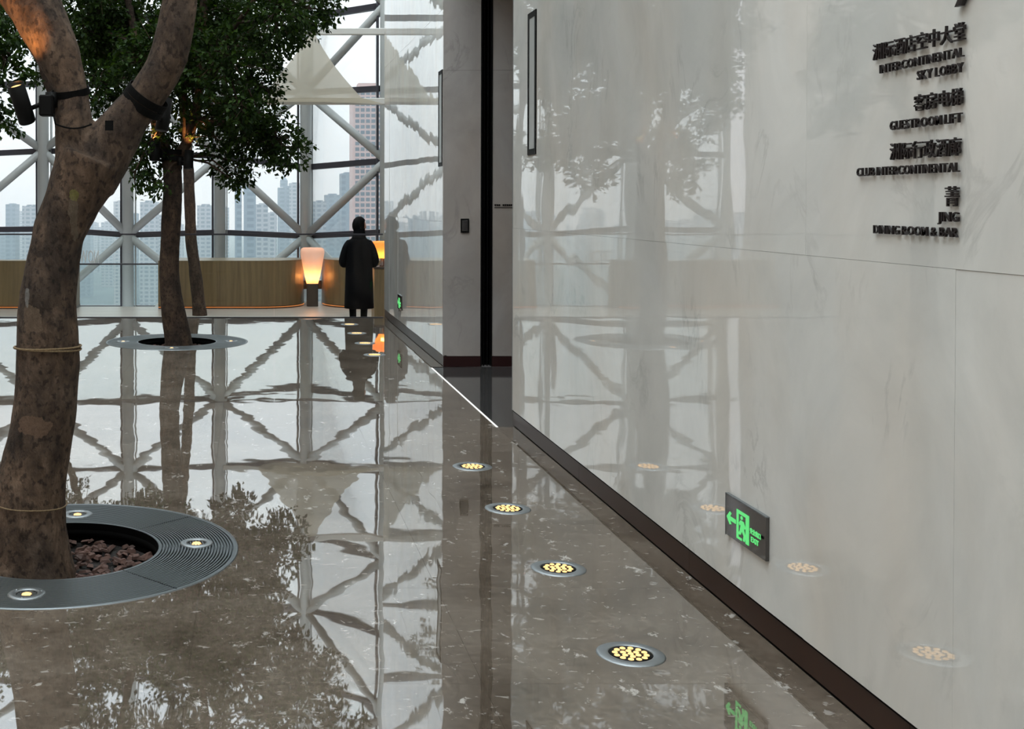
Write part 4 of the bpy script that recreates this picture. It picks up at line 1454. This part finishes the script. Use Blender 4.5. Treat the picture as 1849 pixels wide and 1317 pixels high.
# ------------------------------------------------------------------ exit signs
def exit_sign(label, y0, y1, z0, z1):
    r = empty('exit_sign', (WX, (y0 + y1) / 2, z0)); tag(r, label, 'exit sign', 'green exit signs low on the marble walls')
    t = 0.012
    W_, H_ = y1 - y0, z1 - z0
    box('plate', WX - t, WX, y0, y1, z0, z1, M['sign_plate'], r, bev=0.001)
    box('edge_strip', WX - t - 0.0005, WX, y1 - 0.001, y1 + 0.004, z0 - 0.002, z1 + 0.002, M['steel'], r)
    box('edge_strip', WX - t - 0.0005, WX, y0 - 0.001, y1 + 0.004, z1, z1 + 0.004, M['steel'], r)

    def poly(name, pts):
        q = [(WX - t - 0.0004, y1 - W_ * u, z0 + H_ * v) for u, v in pts] + [(WX - t - 0.0022, y1 - W_ * u, z0 + H_ * v) for u, v in pts]
        n = len(pts)
        return mk(name, q, [tuple(range(n)), tuple(range(n, 2 * n))[::-1]] + [(i, n + i, n + (i + 1) % n, (i + 1) % n) for i in range(n)], M['green'], r)
    poly('arrow', [(0.04, 0.47), (0.12, 0.63), (0.16, 0.60), (0.125, 0.515), (0.275, 0.515), (0.275, 0.415), (0.125, 0.415), (0.16, 0.335), (0.12, 0.31)])
    # door frame
    poly('door_post', [(0.30, 0.10), (0.345, 0.10), (0.345, 0.80), (0.30, 0.80)])
    poly('door_post', [(0.53, 0.10), (0.605, 0.10), (0.605, 0.80), (0.53, 0.80)])
    poly('door_head', [(0.345, 0.72), (0.53, 0.72), (0.53, 0.80), (0.345, 0.80)])
    # running figure
    poly('figure_head', [(0.425 + 0.026 * math.cos(a), 0.65 + 0.045 * math.sin(a)) for a in [2 * math.pi * k / 12 for k in range(12)]])
    poly('figure_body', [(0.36, 0.50), (0.40, 0.58), (0.47, 0.58), (0.53, 0.45), (0.50, 0.42), (0.47, 0.48), (0.49, 0.36), (0.53, 0.25), (0.50, 0.12), (0.465, 0.13), (0.48, 0.25),
                         (0.43, 0.34), (0.40, 0.23), (0.345, 0.22), (0.345, 0.28), (0.375, 0.29), (0.40, 0.42), (0.405, 0.50), (0.38, 0.45)])
    poly('door_foot', [(0.345, 0.10), (0.43, 0.10), (0.43, 0.155), (0.345, 0.155)])
    og = Vector((WX - t - 0.0004, y1 - W_ * 0.635, z0 + H_ * 0.42))
    text_line('安全出口', r, M['green'], og, UX, UZ, NW, W_ * 0.25, H_ * 0.14, 0.0018, 0.01, 0.05, True)
    og = Vector((WX - t - 0.0004, y1 - W_ * 0.66, z0 + H_ * 0.24))
    text_line('EXIT', r, M['green'], og, UX, UZ, NW, W_ * 0.18, H_ * 0.12, 0.0018, 0.02, 0.08)
    box('sensor', WX - t - 0.002, WX - t, y0 + W_ * 0.05, y0 + W_ * 0.10, z0 + H_ * 0.48, z0 + H_ * 0.54, M['gap'], r)


exit_sign('green exit sign with arrow low on the near marble wall', 3.935, 4.268, 0.272, 0.417)
p = at_x(723, 545, WX)
exit_sign('tiny green exit sign low on the far marble wall', p.y - 0.17, p.y + 0.17, p.z - 0.09, p.z + 0.075)

# ------------------------------------------------------------------ the person at the balustrade
PYD = 16.45
pc = at_y(648, 500, PYD)
person = empty('person', (pc.x, PYD, LOW)); tag(person, 'person in a long black coat standing at the glass, seen from behind', 'person')


def skin_obj(name, verts, edges, radii, root, mat, sub=2):
    me = bpy.data.meshes.new(name)
    me.from_pydata(verts, edges, []); me.update()
    o = bpy.data.objects.new(name, me); COL.objects.link(o)
    md = o.modifiers.new('skin', 'SKIN')
    for i, r in enumerate(radii):
        sv = me.skin_vertices[0].data[i]
        sv.radius = r if hasattr(r, '__len__') else (r, r)
        sv.use_root = (i == root)
    sb = o.modifiers.new('sub', 'SUBSURF'); sb.levels = sub; sb.render_levels = sub
    d = bpy.context.evaluated_depsgraph_get()
    res = bpy.data.meshes.new_from_object(o.evaluated_get(d))
    bpy.data.objects.remove(o)
    res.materials.clear(); res.materials.append(mat)
    res.polygons.foreach_set('use_smooth', [True] * len(res.polygons))
    return res


px0, pz0 = pc.x, LOW
zt_ = at_y(648, 394, PYD).z                       # top of the head
HT = zt_ - LOW


def Pn(x, y, h):
    return (px0 + x, PYD + y, pz0 + h * HT)


# body: pelvis root, legs with shoes, trunk, neck, head, arms bent forward holding a phone
V_ = [Pn(0, 0, 0.52), Pn(0, 0, 0.62), Pn(0, -0.01, 0.72), Pn(0, -0.01, 0.80), Pn(0.005, 0.0, 0.865), Pn(0.01, 0.015, 0.905), Pn(0.012, 0.02, 0.955),
      Pn(-0.085, 0, 0.49), Pn(-0.085, 0.01, 0.28), Pn(-0.075, -0.02, 0.055), Pn(-0.085, 0.10, 0.022),
      Pn(0.085, 0, 0.49), Pn(0.075, 0.01, 0.28), Pn(0.06, -0.02, 0.055), Pn(0.07, 0.10, 0.022),
      Pn(-0.155, -0.01, 0.795), Pn(-0.205, 0.02, 0.64), Pn(-0.09, 0.24, 0.66),
      Pn(0.155, -0.01, 0.795), Pn(0.20, 0.02, 0.64), Pn(0.09, 0.24, 0.66)]
E_ = [(0, 1), (1, 2), (2, 3), (3, 4), (4, 5), (5, 6), (0, 7), (7, 8), (8, 9), (9, 10), (0, 11), (11, 12), (12, 13), (13, 14),
      (3, 15), (15, 16), (16, 17), (3, 18), (18, 19), (19, 20)]
R_ = [(0.135, 0.10), (0.125, 0.09), (0.14, 0.095), (0.10, 0.075), 0.05, 0.078, 0.072, 0.078, 0.056, 0.042, 0.036, 0.078, 0.056, 0.042, 0.036,
      0.055, 0.042, 0.028, 0.055, 0.042, 0.028]
body_me = skin_obj('body', V_, E_, R_, 0, M['trousers'])
body_me.materials.clear()
for k in (M['trousers'], M['skin']):
    body_me.materials.append(k)
for p_ in body_me.polygons:
    if p_.center.z > pz0 + 0.845 * HT or (p_.center.y > PYD + 0.20 and p_.center.z > pz0 + 0.5 * HT):
        p_.material_index = 1
body = link('body', body_me, None, person)
# coat: long, slightly flared, with sleeves and a raised collar
cv, cf = [], []
ringsN = 28
prof = [(0.865, 0.075, 0.075), (0.845, 0.085, 0.085), (0.825, 0.125, 0.10), (0.80, 0.162, 0.115), (0.765, 0.182, 0.125), (0.70, 0.188, 0.13), (0.62, 0.185, 0.128), (0.54, 0.188, 0.135),
        (0.44, 0.195, 0.145), (0.34, 0.200, 0.15), (0.262, 0.205, 0.155), (0.258, 0.195, 0.147), (0.30, 0.185, 0.14)]
for i, (h, a, b2) in enumerate(prof):
    for k in range(ringsN):
        t = 2 * math.pi * k / ringsN
        wob = 1 + (0.03 * math.sin(3 * t + 1) * max(0, 0.7 - h))
        p_ = Pn(a * math.cos(t) * wob, b2 * math.sin(t) * wob - 0.01, h)
        cv.append(p_)
for i in range(len(prof) - 1):
    for k in range(ringsN):
        k2 = (k + 1) % ringsN
        cf.append((i * ringsN + k, i * ringsN + k2, (i + 1) * ringsN + k2, (i + 1) * ringsN + k))
coat = mk('coat', cv, cf, M['coat'], person, True)
for s in (-1, 1):
    P_, Rr = catmull([(*Pn(s * 0.115, -0.005, 0.80), 0.060), (*Pn(s * 0.165, -0.01, 0.755), 0.064), (*Pn(s * 0.215, 0.0, 0.66), 0.062), (*Pn(s * 0.20, 0.05, 0.625), 0.060), (*Pn(s * 0.13, 0.17, 0.645), 0.052), (*Pn(s * 0.10, 0.22, 0.66), 0.046)], 5)
    tube('sleeve', P_, Rr, M['coat'], coat, 16)
P_, Rr = catmull([(*Pn(0, -0.005, 0.83), 0.105), (*Pn(0.002, -0.003, 0.855), 0.092), (*Pn(0.004, 0.0, 0.885), 0.082), (*Pn(0.006, 0.005, 0.905), 0.076)], 3)
tube('collar', P_, Rr, M['coat'], coat, 18)
# hands holding a phone in front of the chest
for s in (-1, 1):
    w0 = Vector(Pn(s * 0.09, 0.235, 0.66))
    hv, he, hr = [tuple(w0), tuple(w0 + Vector((-s * 0.012, 0.045, 0.012))), tuple(w0 + Vector((-s * 0.02, 0.085, 0.02)))], [(0, 1), (1, 2)], [(0.024, 0.016), (0.034, 0.016), (0.034, 0.014)]
    for j, ln in enumerate((0.055, 0.064, 0.060, 0.047)):
        b0 = w0 + Vector((-s * 0.02, 0.092, 0.048 - 0.018 * j))
        n0 = len(hv)
        hv += [tuple(b0), tuple(b0 + Vector((-s * ln * 0.5, ln * 0.28, 0))), tuple(b0 + Vector((-s * ln * 0.95, -ln * 0.05, 0)))]
        he += [(2, n0), (n0, n0 + 1), (n0 + 1, n0 + 2)]; hr += [0.0095, 0.0088, 0.0078]
    b0 = w0 + Vector((0, 0.05, 0.04)); n0 = len(hv)
    hv += [tuple(b0), tuple(b0 + Vector((-s * 0.03, 0.015, 0.022))), tuple(b0 + Vector((-s * 0.055, 0.03, 0.024)))]
    he += [(1, n0), (n0, n0 + 1), (n0 + 1, n0 + 2)]; hr += [0.011, 0.010, 0.008]
    link('hand', skin_obj('hand', hv, he, hr, 1, M['skin'], 1), None, body)
ph = Vector(Pn(0.0, 0.315, 0.675))
o = box('phone', ph.x - 0.075, ph.x + 0.075, ph.y - 0.004, ph.y + 0.004, ph.z - 0.036, ph.z + 0.036, M['phone'], None, bev=0.003)
tag(o, 'dark phone held in front of the person in the black coat', 'phone')
# head: face turned to the right, ear, short black hair
hc = Vector(Pn(0.012, 0.018, 0.937))
bm = bmesh.new()
bmesh.ops.create_uvsphere(bm, u_segments=24, v_segments=16, radius=1.0)
for v in bm.verts:
    x, y, z = v.co
    taper = 1 - 0.22 * max(0, -z)
    v.co = Vector((x * 0.074 * taper, y * 0.092 * taper + 0.008 * max(0, -z), z * 0.112 - 0.005))
me = bpy.data.meshes.new('face'); bm.to_mesh(me); bm.free()
me.polygons.foreach_set('use_smooth', [True] * len(me.polygons))
face = link('face', me, M['skin'], person, world=False)
face.location = hc - Vector((px0, PYD, pz0)); face.rotation_euler = (0, 0, math.radians(-58))
for nm, c, r3 in (('nose', (0, 0.095, -0.02), (0.013, 0.018, 0.022)), ('ear', (0.075, -0.005, -0.015), (0.010, 0.020, 0.030)), ('ear', (-0.075, -0.005, -0.015), (0.010, 0.020, 0.030)),
                  ('mouth', (0, 0.086, -0.06), (0.022, 0.008, 0.007)), ('eye', (0.03, 0.082, 0.008), (0.012, 0.008, 0.006)), ('eye', (-0.03, 0.082, 0.008), (0.012, 0.008, 0.006))):
    bm = bmesh.new(); bmesh.ops.create_uvsphere(bm, u_segments=12, v_segments=8, radius=1.0)
    for v in bm.verts:
        v.co = Vector((v.co.x * r3[0] + c[0], v.co.y * r3[1] + c[1], v.co.z * r3[2] + c[2]))
    me = bpy.data.meshes.new(nm); bm.to_mesh(me); bm.free()
    link(nm, me, M['hair'] if nm == 'eye' else M['skin'], face, world=False)
bm = bmesh.new(); bmesh.ops.create_uvsphere(bm, u_segments=28, v_segments=18, radius=1.0)
dele = []
for v in bm.verts:
    x, y, z = v.co
    if (y > 0.42 and z < 0.42) or z < -0.62 and y > -0.1:
        dele.append(v)
    k = 1 + 0.035 * mnoise.noise(Vector((x * 4, y * 4, z * 4)))
    v.co = Vector((x * 0.088 * k, y * 0.106 * k - 0.006, z * 0.124 * k + 0.006))
bmesh.ops.delete(bm, geom=dele, context='VERTS')
me = bpy.data.meshes.new('hair'); bm.to_mesh(me); bm.free()
me.polygons.foreach_set('use_smooth', [True] * len(me.polygons))
hair = link('hair', me, M['hair'], person, world=False)
hair.location = hc - Vector((px0, PYD, pz0)); hair.rotation_euler = (0, 0, math.radians(-58))

# ------------------------------------------------------------------ the city outside
def facade_mat(name, wall, win_c, fh, cw):
    m, nt, out = mat_new(name)
    b = pri(nt, out, rough=0.6)
    tc = nd(nt, 'ShaderNodeNewGeometry')
    sp = nd(nt, 'ShaderNodeSeparateXYZ'); nt.links.new(tc.outputs['Position'], sp.inputs[0])
    fz = math_n(nt, 'FRACT', math_n(nt, 'DIVIDE', sp.outputs['Z'], fh))
    fx = math_n(nt, 'FRACT', math_n(nt, 'DIVIDE', math_n(nt, 'ADD', sp.outputs['X'], sp.outputs['Y']), cw))
    k = math_n(nt, 'MULTIPLY', math_n(nt, 'GREATER_THAN', fz, 0.45), math_n(nt, 'GREATER_THAN', fx, 0.35))
    nt.links.new(mixc(nt, k, wall, win_c), b.inputs['Base Color'])
    return m


FM = [facade_mat('grey_tower_facade', (0.26, 0.27, 0.29), (0.06, 0.08, 0.10), 6.6, 9.0),
      facade_mat('blue_glass_facade', (0.11, 0.15, 0.19), (0.045, 0.075, 0.10), 7.5, 12.0),
      facade_mat('pale_block_facade', (0.36, 0.36, 0.36), (0.10, 0.12, 0.14), 6.0, 7.0)]
GZ = -179.0


def tower(x0, x1, yt, Y, mat, label, depth=40, group=None, extra=None):
    a, b_ = at_y(x0, yt, Y), at_y(x1, yt, Y)
    r = empty('tower_block', ((a.x + b_.x) / 2, Y, GZ)); tag(r, label, 'building', group)
    box('body', a.x, b_.x, Y, Y + depth, GZ, a.z, mat, r)
    w = b_.x - a.x
    box('roof_plant', a.x + w * 0.25, b_.x - w * 0.2, Y + depth * 0.2, Y + depth * 0.7, a.z, a.z + w * 0.09, mat, r)
    return r, a, b_


# salmon tower with its grid of windows
M['salmon'] = plain('salmon_tiles', (0.46, 0.30, 0.27), 0.6, var=0.08, bscale=0.05)
M['bluewin'] = plain('blue_window_glass', (0.05, 0.07, 0.09), 0.15)
SYD = 900.0
r, a, b_ = tower(637, 700, 160, SYD, M['salmon'], 'tall salmon-pink tower with blue windows right of the diagonal brace', 30)
wme = None
pxm = SYD / FOC
fw, fh = 7.2 * pxm, 6.4 * pxm
for row in range(27):
    for c in range(5):
        xx = at_y(641.5 + c * 9.6, 300, SYD).x
        zz = a.z - (5 + row * 10.1) * pxm
        if wme is None:
            wme = bpy.data.meshes.new('window'); wme.from_pydata(box_v(0, fw, -0.25, 0.2, -fh, 0), [], BOXF); wme.update(); wme.materials.append(M['bluewin'])
        o = bpy.data.objects.new('window', wme); COL.objects.link(o); o.parent = r
        o.location = (xx - r.location.x, 0, zz - r.location.z)
box('roof_crown', at_y(648, 150, SYD).x, at_y(683, 150, SYD).x, SYD + 4, SYD + 20, a.z, at_y(648, 149, SYD).z, M['salmon'], r)
tower(617, 641, 313, 1500, FM[1], 'blue slab tower just left of the salmon tower')
tower(588, 614, 352, 1850, FM[1], 'stepped blue tower between the two bright braces')
tower(566, 589, 364, 1750, FM[0], 'lower grey block right of the pale column')
r, a, b_ = tower(502, 541, 339, 2100, FM[1], 'tower with a pointed spire left of the pale column')
c_ = at_y(513, 338, 2100)
k_ = 2100 / FOC
lathe('spire', [(7 * k_, 0), (7 * k_, 12 * k_), (5 * k_, 15 * k_), (2.5 * k_, 18 * k_), (1 * k_, 20 * k_), (0.3 * k_, 28 * k_)], FM[1], r, 8, (c_.x, 2115, c_.z), smooth=False)
tower(523, 541, 331, 2080, FM[0], 'broad grey tower in front of the spire tower')
tower(424, 436, 336, 1400, FM[1], 'left half of the blue twin towers')
tower(440, 462, 336, 1400, FM[1], 'right half of the blue twin towers')
tower(462, 484, 369, 1650, FM[0], 'stepped grey block beside the blue twin towers')
tower(484, 500, 384, 1800, FM[0], 'low grey block left of the spire tower')
tower(253, 284, 365, 1900, FM[0], 'grey slab seen left of the slim tree trunk')
tower(356, 384, 371, 1900, FM[0], 'grey slab seen right of the thin tree trunk')
tower(40, 66, 372, 1900, FM[0], 'grey slab low left of the big forked trunk')
tower(10, 27, 369, 2000, FM[1], 'bluish slab near the left edge of the picture')
tower(205, 229, 364, 2000, FM[2], 'pale slab between the big trunk and the first pale column')
rb = random.Random(14)
for k in range(90):
    x_ = rb.uniform(-450, 850); w_ = rb.uniform(9, 30)
    yt = rb.choice((rb.uniform(374, 395), rb.uniform(380, 415), rb.uniform(395, 432)))
    Y_ = rb.uniform(1950, 3200)
    tower(x_, x_ + w_, yt, Y_, FM[rb.randrange(3)], 'hazy grey block in the distant city below the skyline', rb.uniform(20, 60), 'distant city blocks')
